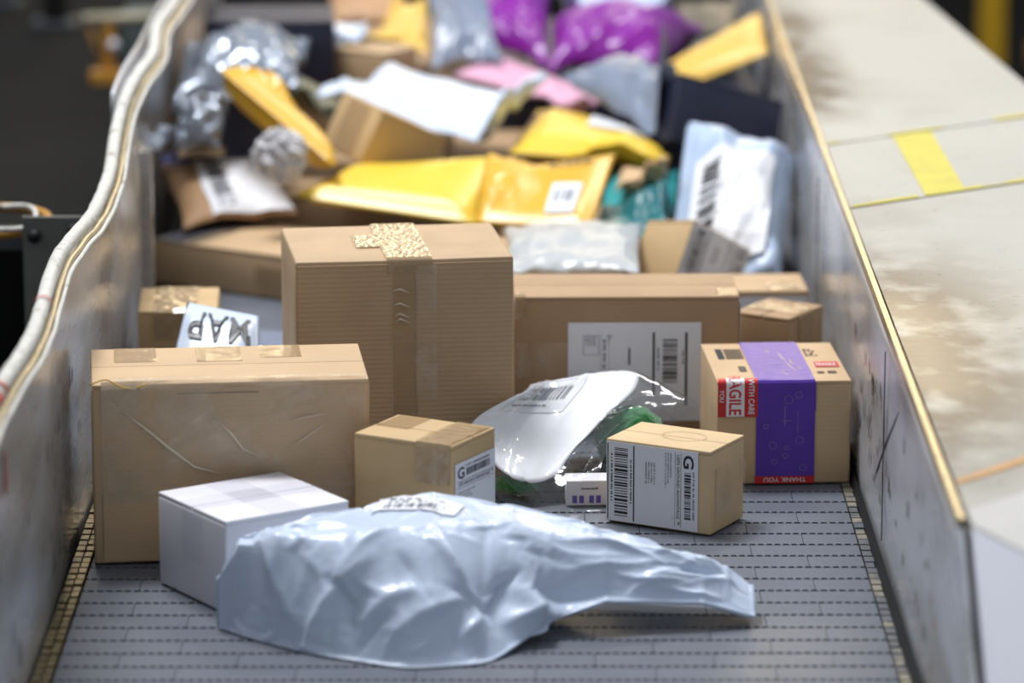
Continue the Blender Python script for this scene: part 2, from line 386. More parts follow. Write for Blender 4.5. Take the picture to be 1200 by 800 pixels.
# ------------------------------------------------------------------ thin film and padded mailers
def relax(P, R, steps, iters, force, fix, bend=.25, damp=.93, dt=1.0):
    """position based cloth on a grid; R = dict of rest lengths per offset"""
    V = np.zeros_like(P)
    offs = [((0, 1), 1.0), ((1, 0), 1.0), ((1, 1), .7), ((1, -1), .7), ((0, 2), bend), ((2, 0), bend), ((0, 4), bend*.6), ((4, 0), bend*.6)]
    def groups():
        for (a, b), k in offs:
            if a == 0:
                for st in range(2*b):
                    if st >= b: continue
                    for ph in (0, b):
                        i = np.arange(st+ph, P.shape[1]-b, 2*b)
                        if len(i): yield (a, b), k, (slice(None), i), (slice(None), i+b)
            elif b == 0:
                for st in range(a):
                    for ph in (0, a):
                        i = np.arange(st+ph, P.shape[0]-a, 2*a)
                        if len(i): yield (a, b), k, (i, slice(None)), (i+a, slice(None))
            else:
                for ph in (0, 1):
                    i = np.arange(ph, P.shape[0]-1, 2)
                    if b > 0: yield (a, b), k, (i, slice(0, -1)), (i+1, slice(1, None))
                    else: yield (a, b), k, (i, slice(1, None)), (i+1, slice(0, -1))
    G = list(groups())
    def rest(ab, ia):
        r = R[ab]; return r[ia]
    for s in range(steps):
        O = P.copy(); P += V*damp + force(P)*dt
        for it in range(iters):
            for ab, k, ia, ib in G:
                A = P[ia]; B = P[ib]; d = B-A; l = np.sqrt((d*d).sum(-1))+1e-9
                r = R[ab]
                # rest arrays are stored at the first vertex of each pair
                if ab[1] < 0: rr = r[ia[0]][:, :]
                elif ab[0] == 0: rr = r[:, ia[1]]
                elif ab[1] == 0: rr = r[ia[0], :]
                else: rr = r[ia[0], :]
                e = (l-rr)/l*.5*k
                if ab in ((0, 2), (2, 0), (0, 4), (4, 0)): e = np.minimum(e, 0)   # bending only resists folding up
                c = d*e[..., None]; P[ia] = A+c; P[ib] = B-c
            fix(P)
        V = P-O
    return P
def rests(P, k=1.0):
    R = {}
    for a, b in ((0, 1), (1, 0), (1, 1), (1, -1), (0, 2), (2, 0), (0, 4), (4, 0)):
        if b >= 0: A = P[:P.shape[0]-a, :P.shape[1]-b]; B = P[a:, b:]
        else: A = P[:-1, 1:]; B = P[1:, :-1]
        q = np.sqrt(((B-A)**2).sum(-1)); R[(a, b)] = q*(k if max(abs(a), abs(b)) < 2 else k*.97)
    return R
def normals(P):
    gx = np.gradient(P, axis=1); gy = np.gradient(P, axis=0); n = np.cross(gx, gy)
    return n/(np.linalg.norm(n, axis=-1, keepdims=True)+1e-9)
def pillow(nx, ny, W_, L_, p, seed, steps=70, bend=.2):
    r = np.random.RandomState(seed)
    x, y = np.meshgrid(np.linspace(-W_/2, W_/2, nx), np.linspace(-L_/2, L_/2, ny)); P = np.stack([x, y, x*0], -1)
    R = rests(P); P[..., 2] = .01 + .006*r.rand(ny, nx)
    def fix(Q):
        Q[0, :, 2] = Q[-1, :, 2] = 0; Q[:, 0, 2] = Q[:, -1, 2] = 0; Q[..., 2] = np.maximum(Q[..., 2], 0)
    P = relax(P, R, steps, 4, lambda Q: normals(Q)*p, fix, bend)
    z = P[..., 2].max(); return np.stack([P[..., 0]/W_+.5, P[..., 1]/L_+.5, P[..., 2]/z], -1)
def padded(nx, ny, seed, power=.5, margin=.05):
    r = np.random.RandomState(seed); u, v = np.meshgrid(np.linspace(0, 1, nx), np.linspace(0, 1, ny))
    e = np.clip((np.minimum(np.minimum(u, 1-u), np.minimum(v, 1-v))-margin)/(.5-margin), 0, 1)
    z = (1-(1-e)**2.6)**power
    z = z*(1+.05*np.sin(u*9+seed)*np.sin(v*7+seed*2)) + .015
    z[0, :] = z[-1, :] = 0; z[:, 0] = z[:, -1] = 0
    return np.stack([u, v, z], -1)
PIL = [pillow(40, 30, .36, .27, .0012, 1), pillow(36, 36, .30, .30, .0012, 2), pillow(44, 24, .42, .22, .0010, 3, bend=.1)]
PAD = [padded(30, 22, 1), padded(30, 22, 4, .4), padded(30, 22, 6, .7, .03)]

def sack(name, label, cat, corners, thick, m, shape, sag=0, crumple=0, twist=0, seed=1, group=None, under=.45, cf=3.0, soft=True, parts=None):
    """a mailer spanned between four world corners (bottom left, bottom right, top right, top left)"""
    c = [Vector(q) for q in corners]; S = shape; ny, nx = S.shape[:2]
    n = ((c[1]-c[0]).cross(c[3]-c[0]) + (c[2]-c[1]).cross(c[3]-c[1])).normalized()
    ctr = sum(c, Vector())/4; off = Vector((seed*1.7, seed*.6, 0))
    def bil(u, v): return c[0]*(1-u)*(1-v)+c[1]*u*(1-v)+c[2]*u*v+c[3]*(1-u)*v
    def top(u, v, z):
        q = bil(u, v) + n*(z*thick)
        if sag: q = q + n*(sag*(1-(2*u-1)**2)*(1-(2*v-1)**2))
        if twist: q = q + n*(twist*(u-.5)*(v-.5)*4)
        if crumple:
            w = Vector((u*cf, v*cf, 0))+off
            a = 1-abs(noise.noise(w))*2; b = 1-abs(noise.noise(w*2.3))*2
            q = q + n*(crumple*(a*.7+b*.3-.5)) + (c[1]-c[0])*(.02*noise.noise(w*1.3))
        return q-ctr
    V = [top(*S[j, i]) for j in range(ny) for i in range(nx)]
    idx = [[j*nx+i for i in range(nx)] for j in range(ny)]; bot = [r[:] for r in idx]
    for j in range(1, ny-1):
        for i in range(1, nx-1):
            u, v, z = S[j, i]; bot[j][i] = len(V)
            e = min(i, nx-1-i, j, ny-1-j); V.append(top(u, v, -z*under-.01) if e > 0 else top(u, v, 0))
    F = []
    for j in range(ny-1):
        for i in range(nx-1):
            F.append((idx[j][i], idx[j][i+1], idx[j+1][i+1], idx[j+1][i])); F.append((bot[j][i], bot[j+1][i], bot[j+1][i+1], bot[j][i+1]))
    if soft:
        Vw = settle([Vector(p)+ctr for p in V], F)
        for q in Vw: q.z = max(q.z, .003)
        V = [p-ctr for p in Vw]
    obstacle([Vector(p)+ctr for p in V], F)
    Vc = [Vector(p) for p in V[:nx*ny]]
    def surf(s, t, l):           # point on the upper film, s and t in 0..1
        x = min(max(s, 0), .9999)*(nx-1); y = min(max(t, 0), .9999)*(ny-1); i = int(x); j = int(y); a = x-i; b = y-j
        g = lambda jj, ii: Vc[jj*nx+ii]
        p = g(j, i)*(1-a)*(1-b)+g(j, i+1)*a*(1-b)+g(j+1, i+1)*a*b+g(j+1, i)*(1-a)*b
        return p + n*l
    if parts:
        o = tag(empty(name, ctr), label, cat, group); b = mk('body', V, F, m, o, True); parts(o, surf)
    else:
        o = tag(mk(name, V, F, m, None, True), label, cat, group); o.location = ctr
    return o
def stick(o, surf, s0, s1, t0, t1, seed, m=None, dark='greyink', bars=True, rows=5, lift=.004, name='address_label', rot=0, text=None):
    fn = lambda s, t, l: surf(s, t, l)
    p = sheet(name, fn, s0, s1, t0, t1, m or M['paper'], o, lift, thick=.001, ns=10, nt=8)
    k = Ink(); ds, dt = s1-s0, t1-t0; r = random.Random(seed)
    if bars:
        if rot: 
            q = Ink(); q.bars(t0+dt*.12, t1-dt*.12, s0+ds*.1, s0+ds*.3, seed, dt*.02); k.v += [(b, a) for a, b in q.v]; k.f += [t[::-1] for t in q.f]
        else: k.bars(s0+ds*.1, s1-ds*.1, t0+dt*.1, t0+dt*.32, seed, ds*.016)
    for j in range(rows):
        if rot:
            q = Ink(); q.words(t0+dt*.12, t0+dt*r.uniform(.5, .9), s0+ds*(.4+.55*j/rows), ds*.05, seed+j); k.v += [(b, a) for a, b in q.v]; k.f += [t[::-1] for t in q.f]
        else: k.words(s0+ds*.08, s0+ds*r.uniform(.5, .92), t0+dt*(.42+.5*j/rows), dt*.045, seed+j)
    k.build('printed_text', fn, M[dark], p, lift+.001)
    return p
# ------------------------------------------------------------------ the setting
fl = MB(); fl.box(-9, 9, 1, 32, -.80, -.75); tag(fl.build('floor', M['floor']), kind='structure')

def prism(poly, z0, z1):
    n = len(poly); v = [(x, y, z0) for x, y in poly] + [(x, y, z1) for x, y in poly]
    return v, [tuple(range(n-1, -1, -1)), tuple(range(n, 2*n))] + [(i, (i+1) % n, n+(i+1) % n, n+i) for i in range(n)]

# left side wall: bowed sheet steel with a wavy rubber-capped top edge
PR = [(3.8, .345), (4.15, .347), (4.437, .349), (4.605, .356), (4.829, .352), (4.993, .344), (5.184, .357), (5.407, .350), (5.55, .338), (5.70, .339), (5.847, .345), (6.031, .353), (6.12, .372), (6.22, .392), (6.35, .398), (6.624, .390), (7.182, .387), (8.7, .385)]
py = np.array([p[0] for p in PR]); pz = np.array([p[1] for p in PR])
ys = np.linspace(3.8, 8.7, 150); zs = np.interp(ys, py, pz); zs = np.convolve(np.pad(zs, 2, 'edge'), np.ones(5)/5, 'valid')
def wall_sheet(name, x_of, Y, Z, m, nz=14, th=.004, start=None, parent=None):
    v = []; f = []; n = len(Y)
    for k in (0, 1):
        for i in range(n):
            for j in range(nz+1):
                z = -.02+(Z[i]+.02)*j/nz; x = x_of(Y[i], j/nz); y = Y[i]
                if start: y = max(y, start(z))
                v.append((x + (th if k else 0), y, z))
    g = lambda k, i, j: k*n*(nz+1)+i*(nz+1)+j
    for i in range(n-1):
        for j in range(nz):
            f.append((g(1, i, j), g(1, i+1, j), g(1, i+1, j+1), g(1, i, j+1))); f.append((g(0, i, j), g(0, i, j+1), g(0, i+1, j+1), g(0, i+1, j)))
        f.append((g(0, i, nz), g(1, i, nz), g(1, i+1, nz), g(0, i+1, nz)))
    for i in (0, n-1):
        for j in range(nz): f.append((g(0, i, j), g(1, i, j), g(1, i, j+1), g(0, i, j+1)))
    return mk(name, v, f, m, parent, True)
def xl(y, t):
    b = .004*math.sin(y*7)*t + .006*noise.noise(Vector((y*3, t*2, 0)))
    return -.537 - .004*t + b*(.3+t)
k = np.searchsorted(ys, 6.25)
wl = tag(wall_sheet('wall_left', xl, ys[:k], zs[:k], M['steel']), kind='structure')
wall_sheet('wall_panel', lambda y, t: -.575+.004*noise.noise(Vector((y*3, t*2, 4))), ys[k-1:], zs[k-1:], M['steel'], parent=wl)
po = MB(); po.box(-.560, -.518, 6.245, 6.262, -.02, .30); po.box(-.535, -.520, 6.262, 6.30, -.02, .30); po.build('panel_flange', M['steel'], wl)
t = MB(); t.tube([(xl(y, 1)-.004, y, z+.004) for y, z in zip(ys, zs)], [.0095+.0016*noise.noise(Vector((y*22, 0, 3))) for y in ys], 10); t.build('edge_rubber', M['rope'], wl, True)
t = MB(); t.tube([(xl(y, 1)+.009, y, z-.003+.001*math.sin(y*40)) for y, z in zip(ys, zs)], .0042, 8); t.build('edge_wire', M['brass'], wl, True)
t = MB(); t.tube([(xl(y, 1)+.015, y, z-.008+.001*math.sin(y*33)) for y, z in zip(ys, zs)], .0034, 8); t.build('edge_wire', M['rope'], wl, True)
r = random.Random(3); sc = MB()
for i in range(34):                                   # scrape marks on the steel
    y = r.uniform(4.2, 5.35); z = r.uniform(.03, .20); h = r.uniform(.008, .035); w = r.uniform(.002, .007); x = xl(y, z/.35)+.0052
    sc.add([(x, y, z), (x, y+w, z+h*.1), (x, y+w*1.3, z+h), (x, y+w*.4, z+h*.8)], [(0, 1, 2, 3)])
tag(sc.build('scrape_marks', M['steelstain'], wl), kind='stuff')
rm = MB()
for (y, z0, z1, w) in ((4.50, .245, .295, .02), (4.46, .25, .28, .012)):
    x = xl(y, z0/.35)+.0052; rm.add([(x, y, z0), (x, y+w, z0+.004), (x+.0005, y+w, z1), (x+.0005, y+.004, z1-.006)], [(0, 1, 2, 3)])
rm.build('red_reflection', M['redmark'], wl)  # red reflection of the edge marks, painted onto the steel
for yy, w in ((4.985, .006), (4.47, .03), (4.52, .012)):
    zz = float(np.interp(yy, ys, zs)); a = []
    for q in range(7): th = math.pi*q/6; a.append((th, xl(yy, 1)-.004+.0118*math.cos(th), zz+.004+.0118*math.sin(th)))
    v = [(x, yy, z) for _, x, z in a] + [(x, yy+w, z) for _, x, z in a]
    mk('red_mark', v, [(q, q+1, q+8, q+7) for q in range(6)], M['redmark'], wl, True)

# right side wall: lower, straight, brass-edged, cut on a slant at its near end
yr = np.concatenate([np.linspace(3.85, 4.5, 30), np.linspace(4.53, 8.7, 90)])
def xr(y, t): return .474 + (y-4.2)*.0052*t + .005*noise.noise(Vector((y*3.3, t*2, 9)))*t*(1-t)*4
def zr(y): return .284 + (y-4.2)*.0028
slant = lambda z: 4.237 - (.289-z)*1.45
wr = tag(wall_sheet('wall_right', lambda y, t: xr(y, t), yr, [zr(y) for y in yr], M['steel'], start=slant), kind='structure')
t = MB()
for i in range(len(yr)-1):
    a, b = max(yr[i], 4.237), max(yr[i+1], 4.237)
    if b > a: t.add([(xr(a, 1)-.001, a, zr(a)-.006), (xr(a, 1)+.006, a, zr(a)-.006), (xr(a, 1)+.006, a, zr(a)+.008), (xr(a, 1)-.001, a, zr(a)+.008),
                     (xr(b, 1)-.001, b, zr(b)-.006), (xr(b, 1)+.006, b, zr(b)-.006), (xr(b, 1)+.006, b, zr(b)+.008), (xr(b, 1)-.001, b, zr(b)+.008)],
                    [(0, 1, 5, 4), (1, 2, 6, 5), (2, 3, 7, 6), (3, 0, 4, 7)])
t.build('edge_flange', M['brass'], wr)
sk = MB(); sk.add([(.474, 3.85, .001), (.474, 8.6, .001), (.4705, 8.6, .006), (.4705, 3.85, .022), (.464, 3.85, .001), (.469, 8.6, .001)], [(0, 3, 2, 1), (4, 5, 2, 3)]); sk.build('base_gap_strip', M['rubber'], wr)  # black strip standing in for the dark gap at the wall base
r = random.Random(8); sc = MB()
for i in range(60):
    y = r.choice((r.uniform(4.5, 5.5), r.uniform(5.0, 5.6))); z = r.uniform(.05, .2); h = r.uniform(.008, .026); w = r.uniform(.003, .010); x = xr(y, z/.29)-.0012
    sc.add([(x, y, z), (x, y+w, z), (x, y+w, z+h), (x, y, z+h*.8)], [(0, 3, 2, 1)])
tag(sc.build('scrape_marks', M['steelstain'], wr), kind='stuff')
rm = MB()
for (y, z0, z1) in ((4.50, .12, .165), (4.47, .10, .155), (4.49, .035, .06)):
    x = xr(y, z0/.29)-.0014; rm.add([(x, y, z0), (x, y+.006, z0), (x, y+.008, z1), (x, y+.002, z1)], [(0, 3, 2, 1)])
rm.build('red_mark', M['redmark'], wr)
for (y0, w) in ((5.08, .004), (6.2, .006), (7.1, .006)):
    s = MB(); s.box(.4722, .4735, y0, y0+w, .03, .27); s.build('panel_seam', M['darksteel'], wr)
for y0 in (4.95,):                                    # creased bend line in the sheet
    s = MB(); s.tube([(xr(y0+q*.07, .8-q*.14)-.0002, y0+q*.07, (.8-q*.14)*.285) for q in range(5)], [.0003, .0012, .0014, .0012, .0003], 6); s.build('crease', M['darksteel'], wr, True)

# ------------------------------------------------------------------ conveyor belt of hinged plastic modules
belt = tag(empty('conveyor_belt', (0, 4.2, 0)), 'dark grey hinged plastic conveyor belt between the steel walls', 'conveyor belt')
PITCH = .0508
def module_mesh(w):
    """plate whose near edge is a comb of hinge knuckles: dark slots stay open between them"""
    n = max(2, int(round(w/.0105))); p = w/n; d = PITCH-.0016; c = .0055; pl = [(0, d), (0, c)]
    for i in range(n):
        x = i*p; pl += [(x+.18*p, c), (x+.18*p, 0), (x+.52*p, 0), (x+.52*p, c)]
    pl += [(w, c), (w, d)]
    V = [(x, y, z) for z in (-.012, -.0004) for x, y in pl]; m = len(pl)
    F = [tuple(range(m, 2*m))] + [(i, (i+1) % m, m+(i+1) % m, m+i) for i in range(m)]
    F[0] = F[0][::-1]; F[1:] = [f[::-1] for f in F[1:]]
    me = bpy.data.meshes.new('belt_module'); me.from_pydata(V, [], F); me.update(); me.materials.append(M['belt']); return me
X0, X1 = -.505, .452; NM = 7; MW = (X1-X0)/NM
full, half, endw = module_mesh(MW-.0008), module_mesh(MW/2-.0008), None
cnt = 0
for i in range(41):
    y = 4.0 + i*PITCH - 4.2; x = X0; row = []
    if i % 2: row = [MW/2] + [MW]*(NM-1) + [MW/2]
    else: row = [MW]*NM
    for w in row:
        o = bpy.data.objects.new('belt_module', full if w == MW else half); COL.objects.link(o); o.parent = belt
        o.location = (x+.0004, y, 0); x += w
bd = MB(); bd.box(-.53, .47, -.4, 4.5, -.03, -.011); bd.build('belt_carriage', M['beltdark'], belt)
bf = MB(); bf.box(X0, X1, 4.0+41*PITCH-4.2, 4.5, -.011, -.0004); bf.build('belt_surface', M['belt'], belt)
fr = MB(); fr.box(-.53, .47, -.3, 4.45, -.75, -.03); fr.build('conveyor_frame', M['darksteel'], belt)
eL = MB(); eR = MB(); r = random.Random(2)
for i in range(86):
    y = 4.0-4.2+i*PITCH/2
    for (a, b) in ((-.529, -.519), (-.517, -.508)): eL.box(a, b, y, y+.019, -.01, .001+r.uniform(-.001, .001))
    eR.box(.4535, .467+r.uniform(-.003, .001), y, y+.021, -.01, .0005+r.uniform(-.0006, .0006))
tag(eL.build('edge_links', M['links'], belt), kind='stuff'); tag(eR.build('worn_edge_links', M['beltworn'], belt), kind='stuff')

# ------------------------------------------------------------------ painted side deck
def deck_mat():
    m = mat('worn_deck_paint', (178, 174, 164), .6, var=.06, scale=3, bump=.12, bscale=60, rvar=.06)
    nt = m.node_tree; N = nt.nodes; L = nt.links; b = N['Principled BSDF']; src = b.inputs['Base Color'].links[0].from_socket
    tc = N.new('ShaderNodeTexCoord'); sp = N.new('ShaderNodeSeparateXYZ'); L.new(tc.outputs['Object'], sp.inputs[0])
    def mp(sock, a, bb, c, d):
        q = N.new('ShaderNodeMapRange'); L.new(sock, q.inputs[0]); q.inputs[1].default_value = a; q.inputs[2].default_value = bb; q.inputs[3].default_value = c; q.inputs[4].default_value = d; return q.outputs[0]
    def math_(op, a, bb):
        q = N.new('ShaderNodeMath'); q.operation = op
        for i, s in enumerate((a, bb)):
            if isinstance(s, (int, float)): q.inputs[i].default_value = s
            else: L.new(s, q.inputs[i])
        return q.outputs[0]
    def nz(sc, st=(1, 1, 1), det=6):
        g = N.new('ShaderNodeMapping'); g.inputs['Scale'].default_value = st; L.new(tc.outputs['Object'], g.inputs[0])
        n = N.new('ShaderNodeTexNoise'); n.inputs['Scale'].default_value = sc; n.inputs['Detail'].default_value = det; L.new(g.outputs[0], n.inputs[0]); return n.outputs[0]
    edge = mp(sp.outputs[0], .49, .63, 1, 0)                      # worn where parcels are slid over the wall
    along = math_('MULTIPLY', mp(sp.outputs[1], 4.35, 4.85, 0, 1), mp(sp.outputs[1], 5.25, 5.75, 1, 0))
    far = math_('MULTIPLY', mp(sp.outputs[1], 6.55, 6.8, 0, 1), mp(sp.outputs[1], 7.6, 8.0, 1, 0))
    far = math_('MULTIPLY', far, mp(sp.outputs[0], .52, .60, 1, 0))
    edge = mp(sp.outputs[0], .50, .70, 1.15, 0)
    wear = math_('ADD', math_('MULTIPLY', edge, along), math_('MULTIPLY', far, .8))
    dirt = math_('MULTIPLY', wear, mp(nz(11, (1.3, 1, 1)), .30, .55, 0, 1.3))
    patch = mp(nz(3.2, (1, .8, 1)), .55, .75, 0, .4)
    dirt = math_('MINIMUM', math_('ADD', dirt, patch), .9)
    x = N.new('ShaderNodeMix'); x.data_type = 'RGBA'; L.new(dirt, x.inputs[0]); L.new(src, x.inputs[6]); x.inputs[7].default_value = lin((100, 84, 60))
    speck = mp(nz(70), .66, .74, 0, .7)
    y = N.new('ShaderNodeMix'); y.data_type = 'RGBA'; L.new(speck, y.inputs[0]); L.new(x.outputs[2], y.inputs[6]); y.inputs[7].default_value = lin((110, 100, 84))
    L.new(y.outputs[2], b.inputs['Base Color'])
    gl = mp(math_('MULTIPLY', mp(sp.outputs[0], .52, .80, 1, 0), along), 0, 1, .6, .30); L.new(gl, b.inputs['Roughness'])
    return m
M['deck'] = deck_mat()
dk = tag(empty('side_deck', (0, 0, -.75)), 'worn off-white side deck with yellow tape beside the steel wall', 'deck')
ZD = .283-.0+.75
def rb(y): return .867+(6.956-y)*.081
s1 = lambda x: 5.907+(x-.50)*.72; s2 = lambda x: 6.395+(x-.501)*.73
def deck_panel(poly, m='deck', z0=ZD-.02, z1=ZD, name='deck_panel'):
    v, f = prism(poly, z0, z1); return mk(name, v, f, M[m], dk)
XL = .4885; g = .004
def xe(y): return .474+(y-4.2)*.0052+.0125
c0 = (XL, 4.24); c1 = (.72, 3.68)
xs1 = rb(6.2)
deck_panel([c0, c1, (1.1, 3.68), (rb(6.19), s1(rb(6.19))-g), (xe(5.9), s1(xe(5.9))-g)])
deck_panel([(xe(5.9), s1(xe(5.9))+g), (rb(6.19), s1(rb(6.19))+g), (rb(6.67), s2(rb(6.67))-g), (xe(6.4), s2(xe(6.4))-g)])
deck_panel([(xe(6.4), s2(xe(6.4))+g), (rb(6.67), s2(rb(6.67))+g), (rb(8.8), 8.8), (xe(8.8), 8.8)])
v, f = prism([(xe(4.24), 4.25), (.72, 3.70), (1.08, 3.70), (rb(8.8)-.02, 8.8), (xe(8.8), 8.8)], 0, ZD-.02); mk('deck_base', v, f, M['housing'], dk)
dx, dy = c1[0]-c0[0], c1[1]-c0[1]
mk('front_panel', [(c0[0]-.002, c0[1]-.004, ZD+.001), (c1[0], c1[1], ZD+.001), (c1[0], c1[1]-.70, ZD-.50), (c0[0]-.002, c0[1]-.70, ZD-.50),
                   (c0[0]-.002, c0[1]+.012, ZD-.006), (c1[0], c1[1]+.012, ZD-.006), (c1[0], c1[1]-.68, ZD-.51), (c0[0]-.002, c0[1]-.68, ZD-.51)],
   [(0, 3, 2, 1), (4, 5, 6, 7), (0, 1, 5, 4), (2, 3, 7, 6), (0, 4, 7, 3), (1, 2, 6, 5)], M['white'], dk)
deck_panel([(c0[0], c0[1]+.002), (c1[0], c1[1]+.002), (.80, 4.62), (c0[0]+.002, 4.30)], 'greypaint', ZD+.0002, ZD+.002, 'edge_plate')
deck_panel([(.490, 4.405), (.80, 4.74), (.80, 4.78), (.490, 4.425)], 'rust', ZD+.0002, ZD+.0012, 'orange_scuff')
deck_panel([(.611, s1(.611)+.006), (.672, s1(.672)+.006), (.669, s2(.669)-.006), (.606, s2(.606)-.006)], 'yellowtape', ZD+.0003, ZD+.0013, 'yellow_tape')
for (a, b, fn, w) in ((.50, .53, s1, .012), (.53, .60, s1, .016), (.62, .70, s1, .018), (.70, .74, s1, .006), (.74, .92, s1, .018), (.503, .52, s2, .01), (.60, .69, s2, .012), (.78, .92, s2, .02)):
    deck_panel([(a, fn(a)+.004), (b, fn(b)+.004), (b, fn(b)+.004+w), (a, fn(a)+.004+w)], 'yellowtape', ZD+.0003, ZD+.0012, 'yellow_line')
for fn, yb in ((s1, 6.19), (s2, 6.67)):
    deck_panel([(xe(yb-.3), fn(xe(yb-.3))-.0035), (rb(yb), fn(rb(yb))-.0035), (rb(yb), fn(rb(yb))+.0035), (xe(yb-.3), fn(xe(yb-.3))+.0035)], 'brownink', ZD-.02, ZD-.004, 'seam_filler')

# ------------------------------------------------------------------ machinery around the chute
mh = MB(); mh.box(-2.6, -.72, 4.0, 10.2, -.75, -.03); mh.box(-2.6, -.70, 3.9, 10.3, -.03, -.004)
tag(mh.build('machine_housing', M['housing']), 'long dark machine housing beside the rubber-capped steel wall', 'machine')
mh = MB(); mh.box(-3.4, -1.35, 10.8, 12.4, -.75, .5); mh.box(-3.4, -1.30, 10.75, 12.5, .5, .54)
tag(mh.build('machine_cabinet', M['housing']), 'dark blurred cabinet behind the long machine housing', 'machine')
b = tag(empty('hinge_bracket', (-.635, 5.95, -.004)), 'grey steel bracket with two bolts beside the wavy wall edge', 'bracket')
p = MB(); p.box(-.045, .04, .02, .03, 0, .262); p.box(.03, .04, -.05, .02, 0, .20); p.build('plate', M['midsteel'], b)
for (x, z) in ((-.028, .235), (.028, .243)):
    p = MB(); p.tube([(x, .02, z), (x, .010, z)], .0095, 12); p.build('bolt', M['rubber'], b, True)
cb = tag(empty('control_box', (-.70, 6.02, -.004)), 'dark grey metal box behind the bolted bracket', 'box')
rslab('case', -.035, .03, 0, .08, 0, .225, .006, M['darksteel'], cb); rslab('lid', -.037, .034, -.004, .0, .02, .205, .002, M['housing'], cb)
lp = tag(empty('cable_loop', (-.71, 6.08, .222)), 'yellow and white cable loop lying on the dark metal box', 'cable')
p = MB(); p.tube([(.075*math.cos(a)-.02, .10*math.sin(a), .008) for a in np.linspace(0, 2*math.pi, 30)], .007, 8, False); p.build('yellow_cable', M['orange'], lp, True)
p = MB(); p.tube([(.07*math.cos(a)-.03, .10*math.sin(a)-.03, .019+.004*math.sin(3*a)) for a in np.linspace(0, 2*math.pi, 30)], .004, 8, False); p.build('white_cable', M['rope'], lp, True)
rd = tag(empty('guard_rail', (-.578, 5.6, -.004)), 'thin brass guard rail running along outside the left steel wall', 'rail')
p = MB(); p.tube([(0, 0, .235), (.008, .5, .24), (.012, 1.0, .25)], .005, 8); p.build('rail', M['brass'], rd, True)
for y in (.05, .95):
    p = MB(); p.tube([(0, y, 0), (.002, y, .24)], .006, 8); p.build('post', M['darksteel'], rd, True)
    rslab('foot', -.02, .02, y-.02, y+.02, 0, .006, .002, M['darksteel'], rd)
sd = tag(empty('sensor_stand', (-.80, 8.66, -.004)), 'ochre stand with beige cross bar on the machine housing', 'stand')
p = MB(); p.box(-.037, .035, -.03, .03, 0, .022); p.build('base', M['orange'], sd)
p = MB(); p.box(-.011, .011, -.008, .008, .022, .125); p.build('post', M['orange'], sd)
p = MB(); p.tube([(-.052, 0, .13), (.11, 0, .134)], .011, 10); p.build('cross_bar', M['beige'], sd, True)
p = MB(); p.tube([(-.045, 0, .13), (-.012, 0, .03)], .004, 8); p.build('brace', M['orange'], sd, True)
p = MB(); p.tube([(.012, -.01, .078), (.012, -.022, .078)], .011, 14); p.build('white_knob', M['white'], sd, True)
en = tag(empty('sensor_enclosure', (-.735, 8.9, -.004)), 'grey-green metal enclosure beside the ochre stand', 'enclosure')
rslab('case', -.05, .05, -.05, .06, 0, .108, .006, M['greybox'], en); rslab('lid', -.053, .053, -.055, .065, .1, .112, .003, M['greybox'], en)
for (x, y, w, h, nm) in ((-.985, 9.4, .05, .5, 'housing'), (-1.13, 9.7, .04, .6, 'darksteel')):
    c = tag(empty('support_column', (x, y, -.004)), ('light grey' if nm == 'darksteel' else 'dark') + ' steel support column standing on the machine housing', 'column')
    p = MB(); p.box(-w/2, w/2, -w/2, w/2, .012, h); p.build('shaft', M[nm], c); rslab('base_plate', -w, w, -w, w, 0, .012, .002, M['darksteel'], c)
tag(rslab('tote_box', -.2, .2, -.15, .15, 0, .34, .03, M['deepviolet'], None), 'dark violet plastic tote on the machine housing', 'tote').location = (-1.36, 10.0, -.004)
yp = tag(empty('guard_post', (1.305, 11.2, -.75)), 'safety yellow steel guard post beyond the side deck', 'post')
p = MB(); p.box(-.032, .032, -.032, .032, .012, 1.35); p.build('shaft', M['safety'], yp); rslab('base_plate', -.08, .08, -.08, .08, 0, .012, .002, M['safety'], yp)
rr = tag(empty('guard_rail', (1.9, 11.6, -.75)), 'yellow guard rail behind the yellow post', 'rail')
for z in (.30, .62):
    p = MB(); p.box(-.44, .8, -.02, .02, z, z+.05); p.build('rail', M['orange'], rr)
p = MB(); p.box(.2, .26, -.03, .03, 0, .8); p.build('post', M['orange'], rr)
# ------------------------------------------------------------------ sharp foreground cartons
def r90(fn, s0, t0, lh):   # upright label (w, h) laid with its top towards +s: label x runs down the face
    return lambda x, y, l: fn(s0+y, t0-x, l)

# large carton by the left wall
w, d, h = .342, .192, .228
o = carton('large_carton', 'large plain kraft carton with film-wrapped front standing against the left wall', (-.500, 5.078), .1, w, d, h, M['kraft'], 'x', seed=1)
top = face_fn(w, d, h, 'top'); fr = face_fn(w, d, h, 'front'); oe = over_edge(w, d, h)
for a, b, t0 in ((.030, .083, .115), (.133, .190, .11), (.213, .265, .125)):
    sheet('tape', top, a, b, t0, d-.002, M['tape'], o, .0008, wob=.0006, ns=10, nt=8)
sheet('front_flap', fr, .012, w-.006, .004, .090, M['kraft'], o, .0022, .0018)
sheet('stretch_film', oe, .012, w-.004, -.150, .02, M['film'], o, .0026, .0003, 24, 20, wob=.0022)
def ridge(pts, rad, name='film_fold_glint', m='fold'):  # film fold with its glint painted in as a whiter colour
    p = MB(); p.tube([fr(a, b, .0034) for a, b in pts], rad, 6); p.build(name, M[m], o, True)
ridge([(.035, .197), (.068, .170), (.095, .146), (.125, .122), (.160, .112)], [.0006, .0016, .0022, .0018, .0005])
ridge([(.150, .185), (.172, .162), (.185, .143), (.205, .133)], [.0005, .0016, .0018, .0004])
